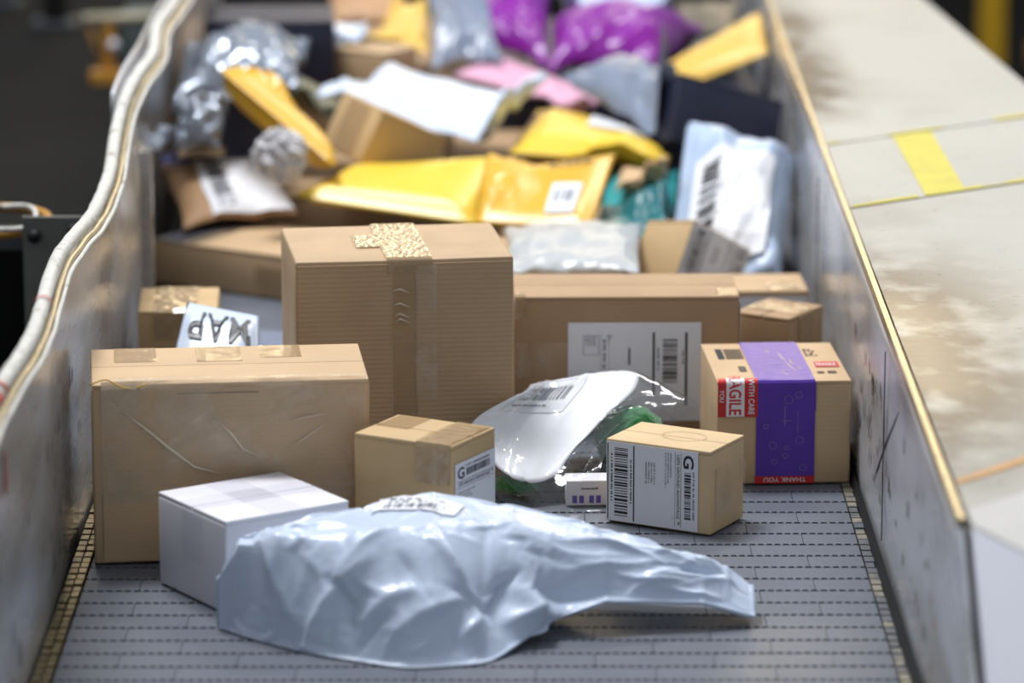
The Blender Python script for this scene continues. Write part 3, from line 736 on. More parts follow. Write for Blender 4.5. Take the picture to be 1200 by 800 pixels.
ridge([(.245, .178), (.262, .182), (.290, .186)], [.0004, .001, .0004]); ridge([(.240, .142), (.262, .156), (.285, .172)], [.0004, .001, .0004])
k = Ink(); k.rect(.105, .205, .2145, .2155); k.build('crease_line', fr, M['brownink'], o, .0012)
p = MB(); p.tube([(-w/2-.002+.068*q/14, -d/2-.003-.003*math.sin(q), h+.001+.006*math.sin(q*.45)) for q in range(15)], .0011, 6); p.build('twine', M['gold'], o, True)

# white carton
w, d, h = .173, .164, .115
o = carton('white_carton', 'small plain white carton with crossed clear tape beside the grey-white poly mailer', (-.324, 4.861), .584, w, d, h, M['whitecard'], 'x', seed=2, dent=.0008)
top = face_fn(w, d, h, 'top'); lf = face_fn(w, d, h, 'left')
sheet('tape', top, .062, .112, .002, d-.002, M['whitetape'], o, .0007); sheet('tape', top, .002, w-.002, .062, .112, M['whitetape'], o, .0012)
sheet('tape', lf, .062, .112, .045, h-.004, M['whitetape'], o, .0008)

# carton with a G label on its right side
w, d, h = .140, .106, .174
o = carton('labelled_carton', 'small kraft carton with an upright G label on one side, behind the grey-white mailer', (-.178, 5.055), -.509, w, d, h, M['kraft_warm'], 'x', seed=3)
rt = face_fn(w, d, h, 'right'); oe = over_edge(w, d, h); top = face_fn(w, d, h, 'top')
label_a(o, sub(rt, .004, .022), .098, .128, 11)
sheet('tape', oe, w-.052, w-.004, -.050, d-.004, M['tapewr'], o, .0016, .0004, 8, 24, wob=.002)
sheet('tape', top, .006, .05, .045, d-.003, M['tape'], o, .0008)

# carton with the big front label
w, d, h = .150, .099, .110
o = carton('labelled_carton', 'small kraft carton with a sideways USPS label covering its front face', (.136, 5.276), -.50, w, d, h, M['kraft_pale'], 'x', seed=4)
fr = face_fn(w, d, h, 'front'); rt = face_fn(w, d, h, 'right'); top = face_fn(w, d, h, 'top')
label_a(o, r90(fr, .002, h-.003, .130), .104, .130, 21)
sheet('tape', rt, .012, .096, .02, .085, M['film'], o, .0016, .0003, 10, 8, wob=.0016)
k = Ink()
for q in range(24):
    a0, a1 = q*math.pi/12, (q+1)*math.pi/12
    k.line(.085+.03*math.cos(a0), .055+.022*math.sin(a0), .085+.03*math.cos(a1), .055+.022*math.sin(a1), .0012)
M['faintgreen'] = mat('faint_green_print', (186, 176, 128), .6, var=.05)
k.build('ring_print', top, M['faintgreen'], o, .0006)

# purple taped carton
w, d, h = .178, .222, .140
o = carton('purple_taped_carton', 'kraft carton wrapped with a wide purple tape and a red FRAGILE sticker', (.287, 5.453), .053, w, d, h, M['kraft'], 'y', seed=5, dent=.001)
oe = over_edge(w, d, h); top = face_fn(w, d, h, 'top'); fr = face_fn(w, d, h, 'front'); rt = face_fn(w, d, h, 'right')
a, b = .052, .130
tp = sheet('purple_tape', oe, a, b, -.133, d-.002, M['purpletape'], o, .0014, .0004, 6, 60, wob=.0005); tp['label'] = 'glossy purple packing tape'
sheet('tape_overlap', oe, a+.001, b+.001, -.040, -.002, M['purpletape'], tp, .0018, .0003, 4, 10)
rb_ = sheet('red_band', oe, a-.001, b, -.1385, -.1285, M['red'], tp, .0020, .0004)
k = Ink(); L_ = .056; k.text('THANK YOU', 0, 0, w=L_, h=.0062, bold=.012)
k.build('printed_text', lambda x, y, l: oe(b-.011-x, -.1302-y, l), M['whiteprint'], rb_, .0026)
k = Ink(); r = random.Random(4)
for q in range(9):                                    # pale line doodles printed on the tape
    cx, cy = r.uniform(a+.012, b-.012), r.uniform(-.12, -.012); s = r.uniform(.003, .006); n = r.choice((4, 5, 12)); ph = r.random()*3
    for e in range(n):
        a0, a1 = ph+2*math.pi*e/n, ph+2*math.pi*(e+1)/n
        k.line(cx+s*math.cos(a0), cy+s*math.sin(a0), cx+s*math.cos(a1), cy+s*math.sin(a1), .0007)
for q in range(5): k.words(a+.034+.002*q, a+.040+.002*q, -.03-.006*q, .0025, 40+q)
k.line(a+.038, -.06, a+.038, -.033, .001); k.line(a+.033, -.053, a+.047, -.053, .0008); k.line(a+.055, -.07, a+.055, -.04, .0006)
for q in range(3): k.words(a+.02, a+.06, .05+.04*q, .004, 60+q)
k.build('doodle_print', oe, M['faintink'], tp, .0021)
tw = MB()
for (x, y, dx, dy) in ((.03, .16, .004, .02), (.045, .11, .006, .05), (.056, .09, .003, .03), (.050, .05, .008, .05), (.062, .06, .004, .02), (.04, .03, .004, .02)):
    tw.tube([oe(a+x+dx*q/4+.001*math.sin(q*2), y+dy*(1-q/4), .0016) for q in range(5)], [.0003, .0009, .0011, .0008, .0003], 6)
tag(tw.build('tape_wrinkle_glints', M['fold'], tp, True), kind='stuff')  # white colour stands in for glints on the tape wrinkles
st = sheet('fragile_sticker', oe, .001, .054, -.047, .012, M['red'], o, .0022, .0004, 2, 30); st['label'] = 'red and white FRAGILE sticker'
sheet('white_panel', oe, .012, .036, -.0465, .011, M['whiteprint'], st, .0026, .0003, 2, 30)
k = Ink(); k.text('FRAGILE', 0, 0, w=.066, h=.0165, bold=.02)
ff = lambda x, y, l: oe(.0155+y, .0215-x, l)
k.build('printed_word', ff, M['red'], st, .0030)
k = Ink(); k.text('WITH CARE', 0, 0, w=.048, h=.0078, bold=.015); k.build('printed_word', lambda x, y, l: oe(.0415+y, .004-x, l), M['whiteprint'], st, .0026)
k = Ink(); k.text('YOU', 0, 0, w=.017, h=.0062, bold=.015); k.build('printed_word', lambda x, y, l: oe(.0030+y, -.010-x, l), M['whiteprint'], st, .0026)
k = Ink(); k.rect(.015, .024, .128, .186); k.build('printed_bar', top, M['ink'], o, .0006)
k = Ink()
for q in range(14): k.rect(.026, .050, .128+q*.0042, .128+q*.0042+.0022)
k.rect(.036, .046, .055, .085); k.build('barcode', top, M['brownink'], o, .0006)
k = Ink()
for q in range(5): k.words(.134, .158, .14+.009*q, .006, 70+q)
k.build('printed_text', top, M['brownink'], o, .0006); k = Ink(); k.words(.138, .166, .04, .016, 90); k.build('printed_text', top, M['brownink'], o, .0006)
rs = sheet('red_sticker', top, .140, .172, .075, .105, M['red'], o, .0010, .0003)
k = Ink(); k.text('FRAGILE', .142, .082, w=.026, h=.014, bold=.01); k.build('printed_text', top, M['whiteprint'], rs, .0014)

# tall ribbed carton
w, d, h = .288, .226, .304
o = carton('tall_carton', 'tall ribbed kraft carton with clear tape down the middle of its front', (-.266, 5.442), .133, w, d, h, M['kraft_rib'], 'y', seed=6, flaps=False)
oe = over_edge(w, d, h); fr = face_fn(w, d, h, 'front')
sheet('front_flap', fr, .003, .1565, .003, h-.006, M['kraft_rib'], o, .0016, .0016); sheet('front_flap', fr, .158, w-.003, .003, h-.006, M['kraft_rib'], o, .0016, .0016)
sheet('tape', oe, .158, .186, -.19, -.008, M['film'], o, .0030, .0003, 6, 30, wob=.0012)
sheet('tape', oe, .128, .160, -.30, -.010, M['tape'], o, .0026, .0003, 6, 30, wob=.0008)
sheet('tape', oe, .120, .180, -.020, d-.004, M['tapewr'], o, .0022, .0004, 40, 120, wob=.0004, wave=(.00014, 620, 160))
sheet('tape', oe, .088, .1195, .075, .150, M['tapewr'], o, .0022, .0004, 26, 40, wob=.0004, wave=(.00014, 620, 160))
for q, z in enumerate((.262, .243, .229, .222)):
    p = MB(); p.tube([fr(.126+.002*q, z, .0035), fr(.137, z+.003, .004), fr(.150, z-.003, .0035)], [.0005, .0016, .0005], 6); p.build('tape_wrinkle_glint', M['fold'], o, True)  # tape wrinkles whitened, the glint is in their colour

# long carton with the page label
w, d, h = .312, .150, .193
o = carton('long_carton', 'long kraft carton with a large white page label on its front', (.020, 5.731), .014, w, d, h, M['kraft_dark'], 'x', seed=7)
fr = face_fn(w, d, h, 'front'); oe = over_edge(w, d, h); top = face_fn(w, d, h, 'top')
sheet('tape', fr, .003, w-.003, .080, .128, M['film'], o, .0014, .0003, 20, 6, wob=.001)
sheet('tape', oe, .002, .016, -.03, .02, M['tapewr'], o, .0016, .0003, 6, 10, wob=.002)
sheet('tape', top, w-.03, w-.003, .002, .05, M['tape'], o, .0009)
sheet('side_strip', face_fn(w, d, h, 'right'), .002, .02, .02, h-.01, M['paper'], o, .0012)
lw, lh = .140, .184; fn = lambda x, y, l: fr(.075+.184-y, .157-x, l)
p = sheet('page_label', fn, 0, lw, 0, lh, M['paper'], o, .0020, .0005); p['label'] = 'white page label with sideways print'
k = Ink(); k.rect(.014, .104, .064, .067); k.rect(.014, .118, .019, .0222); k.rect(.036, .060, .098, .1005); k.build('printed_rules', fn, M['ink'], p, .0025)
k = Ink(); k.bars(.024, .086, .033, .053, 77, .0011); k.build('barcode', fn, M['ink'], p, .0025)
k = Ink(); k.words(.036, .08, .058, .003, 3); k.build('small_print', fn, M['greyink'], p, .0025); k = Ink(); k.words(.04, .07, .024, .003, 4); k.build('small_print', fn, M['greyink'], p, .0025); k = Ink(); k.words(.014, .02, .134, .005, 5); k.words(.024, .075, .132, .004, 6)
for q in range(3): k.words(.018, .028+.006*q, .122-.0+.003*q, .002, 8+q)
k.build('small_print', fn, M['greyink'], p, .0025); k = Ink()
for q in range(4): k.words(.020, .042, .146+.004*q, .0024, 12+q)
for (x0, x1, y0, y1) in ((.018, .046, .141, .1418), (.018, .046, .1622, .163), (.018, .0188, .141, .163), (.0452, .046, .141, .163), (.014, .075, .138, .1385), (.014, .075, .127, .1274)): k.rect(x0, x1, y0, y1)
k.build('small_print', fn, M['greyink'], p, .0025)

# three small cartons tucked behind
w, d, h = .106, .089, .132
o = carton('small_carton', 'small plain kraft carton turned cornerwise behind the purple taped carton', (.420, 5.862), 1.008, w, d, h, M['kraft_dark'], 'x', seed=8)
o.location.x -= .012
sheet('tape', over_edge(w, d, h), .03, .075, -.06, d-.003, M['tape'], o, .0014, .0003, 6, 16, wob=.0012)
w, d, h = .112, .121, .097
o = carton('label_front_carton', 'small kraft carton with a white label across its front, by the right wall', (.350, 6.202), .036, w, d, h, M['kraft'], 'x', seed=9)
fr = face_fn(w, d, h, 'front'); fn = sub(fr, .003, .03)
p = sheet('shipping_label', fn, 0, .106, 0, .058, M['paper'], o, .0014)
k = Ink(); k.rect(.006, .1, .032, .035); k.bars(.02, .09, .006, .024, 5, .0014); k.words(.04, .09, .04, .006, 5); k.build('printed_text', fn, M['greyink'], p, .0019)
sheet('tape', face_fn(w, d, h, 'top'), .05, .1, .01, .05, M['tapewr'], o, .0010, .0003, 6, 6, wob=.001)
w, d, h = .114, .155, .136
o = carton('small_carton', 'small kraft carton with shiny taped lid beside the left wall', (-.512, 5.894), .046, w, d, h, M['kraft_warm'], 'x', seed=10)
sheet('tape', over_edge(w, d, h), .022, .083, -.04, d-.003, M['tapewr'], o, .0016, .0004, 14, 30, wob=.0028)

# long flat carton with grey tape, lying across the belt behind
w, d, h = .500, .200, .072
P0 = (-.5555, 6.705); ya = math.atan2(6.428-6.672, -.342+.542)
o = carton('flat_carton', 'long flat kraft carton with a dark grey tape band, lying behind the tall carton', P0, ya*.62, w, d, h, M['kraft'], 'x', seed=11)
oe = over_edge(w, d, h)
sheet('grey_tape', oe, .004, .062, -.0, d-.003, M['darkgrey'], o, .0016, .0004, 6, 16, wob=.0006); sheet('grey_tape', oe, .072, .079, -.0, d-.003, M['darkgrey'], o, .0016, .0004, 2, 16)
sheet('tape', face_fn(w, d, h, 'front'), .20, .29, .006, .05, M['tape'], o, .0014)

# ------------------------------------------------------------------ flat mailers on the belt behind the large carton
sack('blue_grey_mailer', 'flat blue-grey mailer lying on the belt behind the large plain carton', 'mailer', [(-.385, 5.80, .012), (-.25, 5.78, .012), (-.25, 6.26, .012), (-.385, 6.34, .012)], .02, M['greymail'], PAD[1], seed=3)
def mp13(o, surf):
    k = Ink(); k.text('MAP', 0, 0, w=.78, h=.20, bold=.012)
    k.build('bold_lettering', lambda x, y, l: surf(.89-x, .95-y, l), M['charcoal'], o, .003)
sack('lettered_mailer', 'white mailer with bold dark grey lettering behind the large plain carton', 'mailer', [(-.470, 5.50, .012), (-.315, 5.50, .012), (-.330, 5.72, .170), (-.430, 5.74, .185)], .014, M['polywhite'], PAD[0], seed=5, parts=mp13)

# ------------------------------------------------------------------ grey-white poly mailer in the foreground
def outline(u):
    xs_ = [0, .05, .18, .36, .50, .62, .78, .92, 1]
    yf = np.interp(u, xs_, [4.815, 4.775, 4.705, 4.648, 4.668, 4.775, 4.800, 4.810, 4.815])
    yb = np.interp(u, xs_, [4.822, 4.842, 4.890, 4.955, 4.968, 4.950, 4.925, 4.905, 4.880])
    return yf, yb
NX, NY = 176, 96
uu, vv = np.meshgrid(np.linspace(0, 1, NX), np.linspace(0, 1, NY))
yf, yb = outline(uu); ker = np.ones(11)/11
yf = np.apply_along_axis(lambda a: np.convolve(np.pad(a, 5, 'edge'), ker, 'valid'), 1, yf); yb = np.apply_along_axis(lambda a: np.convolve(np.pad(a, 5, 'edge'), ker, 'valid'), 1, yb)
BX = -.332 + uu*.634; BY = yf + (yb-yf)*vv
def sm(a, b, x): t_ = np.clip((x-a)/(b-a), 0, 1); return t_*t_*(3-2*t_)
ridge_h = np.interp(uu, [0, .04, .10, .24, .40, .55, .70, .85, .95, 1], [.060, .108, .120, .132, .140, .126, .102, .080, .060, .036])
rise = np.interp(uu, [0, .3, .5, .62, .8, 1], [.30, .42, .58, .45, .55, .7])       # how far back the crest sits
lift = np.interp(uu, [0, .50, .60, .72, .9, 1], [0, 0, .018, .040, .034, .014])
front = sm(0, 1, np.clip(vv/np.maximum(rise, .05), 0, 1))**.62; back = sm(0, 1, np.clip((1-vv)/.16, 0, 1))**.5
CZ = lift + (ridge_h-lift)*np.minimum(front, back)
P = np.stack([BX, BY, CZ], -1)
rs_ = np.random.RandomState(11); N0 = normals(P); disp = np.zeros_like(CZ)
def fold(x0, y0, x1, y1, amp, wa, wb, bow=0):
    # one crease: a sharp crest between two points, steep on one side and slack on the other
    dx_, dy_ = x1-x0, y1-y0; Lg = math.hypot(dx_, dy_); tx, ty = dx_/Lg, dy_/Lg
    a = (BX-x0)*tx+(BY-y0)*ty; b = -(BX-x0)*ty+(BY-y0)*tx - bow*np.sin(np.clip(a/Lg, 0, 1)*math.pi)
    al = np.clip(np.minimum(a, Lg-a)/(Lg*.4), 0, 1); al = al*al*(3-2*al)
    return amp*al*np.where(b > 0, np.exp(-np.abs(b)/wa), np.exp(-np.abs(b)/wb))
G_ = [(-.01, 4.74, -.155, 4.66, .012, .012, .03), (.0, 4.75, .20, 4.80, .010, .01, .025), (.0, 4.755, .11, 4.79, .010, .012, .02), (.02, 4.80, .27, 4.86, .007, .014, .02),
      (-.21, 4.72, -.10, 4.79, .010, .014, .03), (-.29, 4.80, -.22, 4.715, .010, .018, .012), (-.25, 4.71, -.13, 4.745, .009, .012, .016), (-.30, 4.83, -.15, 4.79, .008, .02, .014),
      (-.17, 4.70, -.06, 4.72, .008, .01, .016), (-.09, 4.78, -.03, 4.72, .011, .012, .008), (.05, 4.84, .24, 4.86, .007, .012, .012), (.15, 4.82, .29, 4.85, .008, .008, .012)]
G_ += [(-.03, 4.70, .03, 4.79, -.014, .008, .012), (.03, 4.785, .16, 4.805, -.010, .007, .012), (-.12, 4.745, -.07, 4.70, -.009, .006, .01), (-.20, 4.74, -.15, 4.70, -.008, .007, .01),
       (.0, 4.72, .06, 4.785, .012, .006, .012), (.17, 4.835, .28, 4.855, -.008, .006, .009), (-.05, 4.68, .0, 4.74, .010, .007, .012)]
for g_ in G_: disp += fold(*g_[:4], g_[4]*1.25, *g_[5:])
for q in range(150):
    x0, y0 = rs_.uniform(-.31, .27), rs_.uniform(4.66, 4.94)
    if x0 > .0: an = rs_.normal(.10, .30); ln = rs_.uniform(.05, .13)
    else: an = rs_.choice([.75, -.7, .25, 2.2]) + rs_.normal(0, .3); ln = rs_.uniform(.03, .10)
    am = rs_.uniform(.0014, .0060)*rs_.choice([1, 1, -.8]); w1, w2 = rs_.uniform(.0025, .007), rs_.uniform(.004, .014)
    disp += fold(x0, y0, x0+ln*math.cos(an), y0+ln*math.sin(an), am, w1, w2, rs_.uniform(-.012, .012))
mask = np.minimum(1, np.minimum(np.minimum(uu, 1-uu)*16, np.minimum(vv, 1-vv)*10)); disp = disp - .004
disp = disp*(1-.85*np.exp(-(((uu-.37)/.10)**2+((vv-.72)/.22)**2)))
P = P + N0*(disp*mask)[..., None]; P[..., 2] = np.maximum(P[..., 2], .0015)
R = rests(P, 1.012); B0 = P.copy(); content = np.minimum(CZ*.93-.006, P[..., 2])
def fixb(Q):
    Q[0] = B0[0]; Q[-1] = B0[-1]; Q[:, 0] = B0[:, 0]; Q[:, -1] = B0[:, -1]
    Q[..., 2] = np.maximum(Q[..., 2], np.maximum(content, .0015))
P = relax(P, R, 12, 4, lambda Q: np.array((0, 0, -.00006)), fixb, .04)
V = [tuple(q) for q in P.reshape(-1, 3)]; F = []
gb = {}
for j in range(NY):
    for i in range(NX):
        if 0 < i < NX-1 and 0 < j < NY-1:
            zb = min(P[j, i, 2]-.004, max(.001, float(lift[j, i])*(.55+.45*abs(2*vv[j, i]-1)))); gb[(j, i)] = len(V); V.append((P[j, i, 0], P[j, i, 1], max(.0008, zb)))
        else: gb[(j, i)] = j*NX+i
for j in range(NY-1):
    for i in range(NX-1):
        F.append((j*NX+i, j*NX+i+1, (j+1)*NX+i+1, (j+1)*NX+i)); F.append((gb[(j, i)], gb[(j+1, i)], gb[(j+1, i+1)], gb[(j, i+1)]))
o = tag(empty('poly_mailer', (-.05, 4.80, 0)), 'large crumpled grey-white poly mailer lying in front of the white carton', 'mailer')
off = Vector((-.05, 4.80, 0)); V = [Vector(q)-off for q in V]
bm_ = mk('film_body', V, F, M['poly'], o, True)
nrm = normals(P)
def bag_surf(s, t, l):
    x = min(max(s, 0), .9999)*(NX-1); y = min(max(t, 0), .9999)*(NY-1); i, j = int(x), int(y); a, b = x-i, y-j
    q = P[j, i]*(1-a)*(1-b)+P[j, i+1]*a*(1-b)+P[j+1, i+1]*a*b+P[j+1, i]*(1-a)*b
    return Vector(q)-off+Vector(nrm[j, i])*l
lab = lambda a, b, l: bag_surf(.285+.155*a+.02*b, .72-.16*a+.17*b, l)
pl = sheet('address_label', lab, 0, 1, 0, 1, M['paper'], o, .0022, .0006, 20, 14)
k = Ink(); k.bars(.12, .88, .15, .42, 3, .02); k.words(.12, .6, .55, .1, 4); k.words(.12, .8, .75, .1, 6)
k.build('printed_text', lab, M['greyink'], pl, .0028)

# ------------------------------------------------------------------ clear poly bag with its contents
CG = [[(0.000, 5.345, 0.011), (0.050, 5.320, 0.001), (0.096, 5.315, -0.005), (0.133, 5.315, -0.005)],
      [(-0.032, 5.400, 0.060), (0.017, 5.365, 0.044), (0.072, 5.362, 0.032), (0.134, 5.365, 0.055)],
      [(-0.038, 5.420, 0.095), (0.028, 5.450, 0.079), (0.115, 5.460, 0.078), (0.184, 5.460, 0.093)],
      [(0.026, 5.462, 0.122), (0.068, 5.530, 0.110), (0.165, 5.530, 0.115), (0.230, 5.500, 0.099)],
      [(0.040, 5.560, 0.114), (0.086, 5.580, 0.116), (0.176, 5.580, 0.127), (0.254, 5.530, 0.101)],
      [(0.041, 5.620, 0.074), (0.087, 5.640, 0.069), (0.178, 5.650, 0.066), (0.265, 5.560, 0.079)],
      [(.050, 5.640, .003), (.080, 5.665, .003), (.160, 5.665, .003), (.240, 5.58, .055)]]
def catmull(A, n):
    A = np.array(A, float); m_ = len(A); A = np.concatenate([2*A[:1]-A[1:2], A, 2*A[-1:]-A[-2:-1]]); out = []
    for t_ in np.linspace(0, m_-1, n):
        i = min(int(t_), m_-2); f_ = t_-i; a, b, c, d_ = A[i:i+4]
        out.append(.5*(2*b+(c-a)*f_+(2*a-5*b+4*c-d_)*f_**2+(3*b-a-3*c+d_)*f_**3))
    return np.array(out)
NX2, NY2 = 84, 80
P2 = np.array([catmull(r_, NX2) for r_ in CG]); P2 = catmull(P2, NY2); P2[..., 2] = np.maximum(P2[..., 2], .002)
uu, vv = np.meshgrid(np.linspace(0, 1, NX2), np.linspace(0, 1, NY2))
R2 = rests(P2, 1.02); B2 = P2.copy(); n0 = normals(P2); d2 = np.zeros_like(uu)
for q in range(46):
    x0, y0 = rs_.rand(2); an = rs_.choice([.9, -.6, .3, 1.4])+rs_.normal(0, .25); ln = rs_.uniform(.2, .5)
    tx, ty = math.cos(an), math.sin(an); a = (uu-x0)*tx+(vv-y0)*ty; b = -(uu-x0)*ty+(vv-y0)*tx
    d2 += rs_.uniform(.001, .0045)*rs_.choice([1, 1, -.6])*np.clip(np.minimum(a, ln-a)/(ln*.4), 0, 1)*np.exp(-np.abs(b)/rs_.uniform(.008, .022))
m2 = np.minimum(1, np.minimum(np.minimum(uu, 1-uu), np.minimum(vv, 1-vv))*10); soft_ = np.where((uu < .66) & (vv > .2) & (vv < .8), .8, 1)
P2 = P2 + n0*(d2*m2*soft_)[..., None]; P2[..., 2] = np.maximum(P2[..., 2], .002)
n2 = normals(P2); off2 = Vector((.11, 5.49, 0))
def s2f(s, t, l):
    x = min(max(s, 0), .9999)*(NX2-1); y = min(max(t, 0), .9999)*(NY2-1); i, j = int(x), int(y); a, b = x-i, y-j
    q = P2[j, i]*(1-a)*(1-b)+P2[j, i+1]*a*(1-b)+P2[j+1, i+1]*a*b+P2[j+1, i]*(1-a)*b
    return Vector(q)-off2+Vector(n2[j, i])*l
o = tag(empty('clear_poly_bag', off2), 'clear poly bag with white printed sheet and green plush inside, before the tall carton', 'bag')
F2 = [(j*NX2+i, j*NX2+i+1, (j+1)*NX2+i+1, (j+1)*NX2+i) for j in range(NY2-1) for i in range(NX2-1)]
mk('film', [Vector(q)-off2 for q in P2.reshape(-1, 3)], F2, M['clear'], o, True)
# white backing sheet under the film: covers the upper left and folds towards the front
def cut(s, t): return s, t
pv = []; pf = []; nS, nT = 30, 30
for jt in range(nT+1):
    for is_ in range(nS+1):
        a, b = is_/nS, jt/nT
        s = .02 + a*(.66+.05*math.sin(math.pi*b)); t = .19 + .60*b - .05*math.sin(math.pi*a)*(1-b)
        pv.append(s2f(s, t, -.0022))
for jt in range(nT):
    for is_ in range(nS): q = jt*(nS+1)+is_; pf.append((q, q+1, q+nS+2, q+nS+1))
ws = mk('white_sheet', pv, pf, M['sheetpaper'], o, True)
sol = ws.modifiers.new('t', 'SOLIDIFY'); sol.thickness = .0008
pl = sheet('address_label', s2f, .10, .48, .40, .77, M['paper'], o, -.0012, .0005, 20, 20)
k = Ink(); k.bars(.13, .44, .455, .53, 9, .0055); k.words(.13, .40, .425, .010, 3); k.words(.14, .27, .60, .012, 4); k.rect(.13, .44, .575, .579)
k.build('printed_text', s2f, M['greyink'], pl, -.0004)
# green plush and a little white box inside the bag
V, F = [], []
def blob(cx_, cy_, cz_, rx, ry, rz, nu=40, nv=26, fz=.10, seed=0):
    v = []; f = []
    for j in range(nv+1):
        th = math.pi*j/nv
        for i in range(nu):
            ph = 2*math.pi*i/nu; d_ = Vector((math.sin(th)*math.cos(ph), math.sin(th)*math.sin(ph), math.cos(th)))
            q = 1 + fz*noise.noise(d_*3+Vector((seed, 0, 0))) + fz*.6*noise.noise(d_*9) + fz*.35*noise.noise(d_*24)
            v.append((cx_+rx*q*d_.x, cy_+ry*q*d_.y, max(.004, cz_+rz*q*d_.z)))
    for j in range(nv):
        for i in range(nu): f.append((j*nu+i, (j+1)*nu+i, (j+1)*nu+(i+1) % nu, j*nu+(i+1) % nu))
    return v, f
v, f = blob(0, 0, .048, .047, .030, .044, seed=2)
gp = tag(mk('green_plush', v, f, M['green'], None, True), 'fuzzy green plush toy inside the clear poly bag', 'plush toy'); gp.location = (.176, 5.515, 0)
v, f = blob(0, 0, .016, .03, .024, .014, seed=5)
gp = tag(mk('green_plush', v, f, M['green'], None, True), 'small dark green plush end under the front of the clear poly bag', 'plush toy'); gp.location = (.022, 5.405, 0)
o = tag(empty('printed_white_box', (.116, 5.370, .001), (0, 0, .05)), 'little white box with dark violet squares along its base, in clear bag', 'box')
rslab('body', -.030, .030, -.02, .02, 0, .034, .002, M['whitecard'], o); fb = lambda s, t, l: (-.030+s, -.02-l, t)
for q in range(4):
    k = Ink(); x = .008+.009*q+(.004 if q > 1 else 0); k.rect(x, x+.006, .004, .014); k.build('violet_square', fb, M['purpletape'], o, .0006)
k = Ink(); k.words(.02, .05, .022, .003, 9); k.build('printed_text', fb, M['ink'], o, .0006)
# world corners of the mailers in the heap
Q = dict(
 brown16=((-0.510, 6.720, 0.081), (-0.322, 6.780, 0.097), (-0.396, 7.050, 0.147), (-0.572, 7.000, 0.142)),
 yel17a=((-0.332, 6.720, 0.128), (-0.031, 6.620, 0.123), (0.035, 6.860, 0.164), (-0.266, 6.900, 0.152)),
 yel17b=((-0.042, 6.550, 0.129), (0.142, 6.500, 0.131), (0.188, 6.720, 0.209), (-0.017, 6.750, 0.173)),
 trans18=((0.000, 6.050, 0.152), (0.207, 6.050, 0.152), (0.235, 6.500, 0.137), (0.007, 6.500, 0.134)),
 blue20=((0.257, 6.420, 0.065), (0.454, 6.420, 0.064), (0.506, 6.850, 0.181), (0.308, 6.850, 0.232)),
 teal21=((0.156, 6.650, 0.109), (0.279, 6.650, 0.109), (0.300, 7.000, 0.127), (0.186, 7.000, 0.127)),
 tan21=((0.164, 6.680, 0.144), (0.250, 6.700, 0.143), (0.253, 6.900, 0.135), (0.183, 6.900, 0.146)),
 yel22=((0.017, 6.950, 0.177), (0.277, 6.900, 0.148), (0.303, 7.200, 0.130), (0.068, 7.350, 0.160)),
 white26=((-0.317, 7.140, 0.207), (0.008, 6.980, 0.163), (0.089, 7.300, 0.193), (-0.197, 7.500, 0.229)),
 pink27=((-0.087, 7.600, 0.188), (0.159, 7.300, 0.151), (0.193, 7.480, 0.171), (-0.017, 7.820, 0.198)),
 grey24=((0.100, 7.350, 0.224), (0.258, 7.050, 0.173), (0.334, 7.250, 0.187), (0.230, 7.550, 0.224)),
 purpA=((-0.038, 7.750, 0.223), (0.089, 7.650, 0.192), (0.115, 8.100, 0.282), (-0.125, 8.100, 0.282)),
 purpB=((0.085, 7.550, 0.196), (0.276, 7.550, 0.196), (0.388, 7.900, 0.234), (0.096, 7.900, 0.237)),
 greyC=((-0.122, 7.600, 0.200), (0.011, 7.600, 0.209), (-0.040, 8.000, 0.280), (-0.136, 8.000, 0.280)),
 greyTop=((0.123, 7.850, 0.232), (0.320, 7.900, 0.237), (0.368, 8.300, 0.269), (0.076, 8.300, 0.244)),
 black=((0.165, 7.750, 0.167), (0.460, 7.700, 0.175), (0.505, 8.200, 0.233), (0.227, 8.300, 0.218)),
 goldD=((0.278, 7.500, 0.207), (0.323, 7.400, 0.197), (0.481, 7.500, 0.244), (0.487, 7.750, 0.282)),
 brownTop=((-0.318, 7.900, 0.231), (-0.185, 7.850, 0.229), (-0.183, 8.300, 0.252), (-0.342, 8.300, 0.252)),
 yelTop=((-0.239, 7.650, 0.220), (-0.128, 7.650, 0.220), (-0.136, 7.950, 0.268), (-0.187, 7.950, 0.258)),
 whiteTop=((-0.316, 7.650, 0.220), (-0.229, 7.620, 0.222), (-0.229, 7.850, 0.229), (-0.315, 7.850, 0.229)),
 silver=((-0.565, 7.160, 0.186), (-0.338, 7.160, 0.218), (-0.331, 7.500, 0.271), (-0.559, 7.480, 0.251)),
 olive=((-0.389, 7.200, 0.232), (-0.260, 7.120, 0.178), (-0.270, 7.300, 0.190), (-0.373, 7.380, 0.234)),
)
# ------------------------------------------------------------------ the heap further along the belt
HB = 'cartons at the bottom of the heap'
def under(label, x0, x1, y0, y1, h, m, seed, name='buried_carton'):
    return carton(name, label, (x0, y0), 0, x1-x0, y1-y0, h, M[m], 'x', seed=seed, group=HB)
under('kraft carton hidden behind the long carton, under the milky bag', -.02, .185, 5.99, 6.46, .125, 'kraft', 21)
under('low kraft carton under the yellow and teal mailers', -.0, .235, 6.66, 7.02, .085, 'kraft_dark', 22)
under('wide kraft carton under the brown paper mailer and the navy carton', -.53, -.10, 7.02, 7.50, .080, 'kraft_dark', 23)
under('dark kraft carton under the yellow mailer with a white label', -.08, .20, 7.04, 7.50, .105, 'kraft_dark', 24)
under('wide kraft carton under the top of the heap by the left wall', -.53, -.03, 7.53, 8.5, .150, 'kraft_dark', 25)
under('wide carton under the purple bags, coloured dark for shaded gaps', -.02, .47, 7.53, 8.5, .150, 'navy', 26)  # dark card colour stands in for shade between the bags

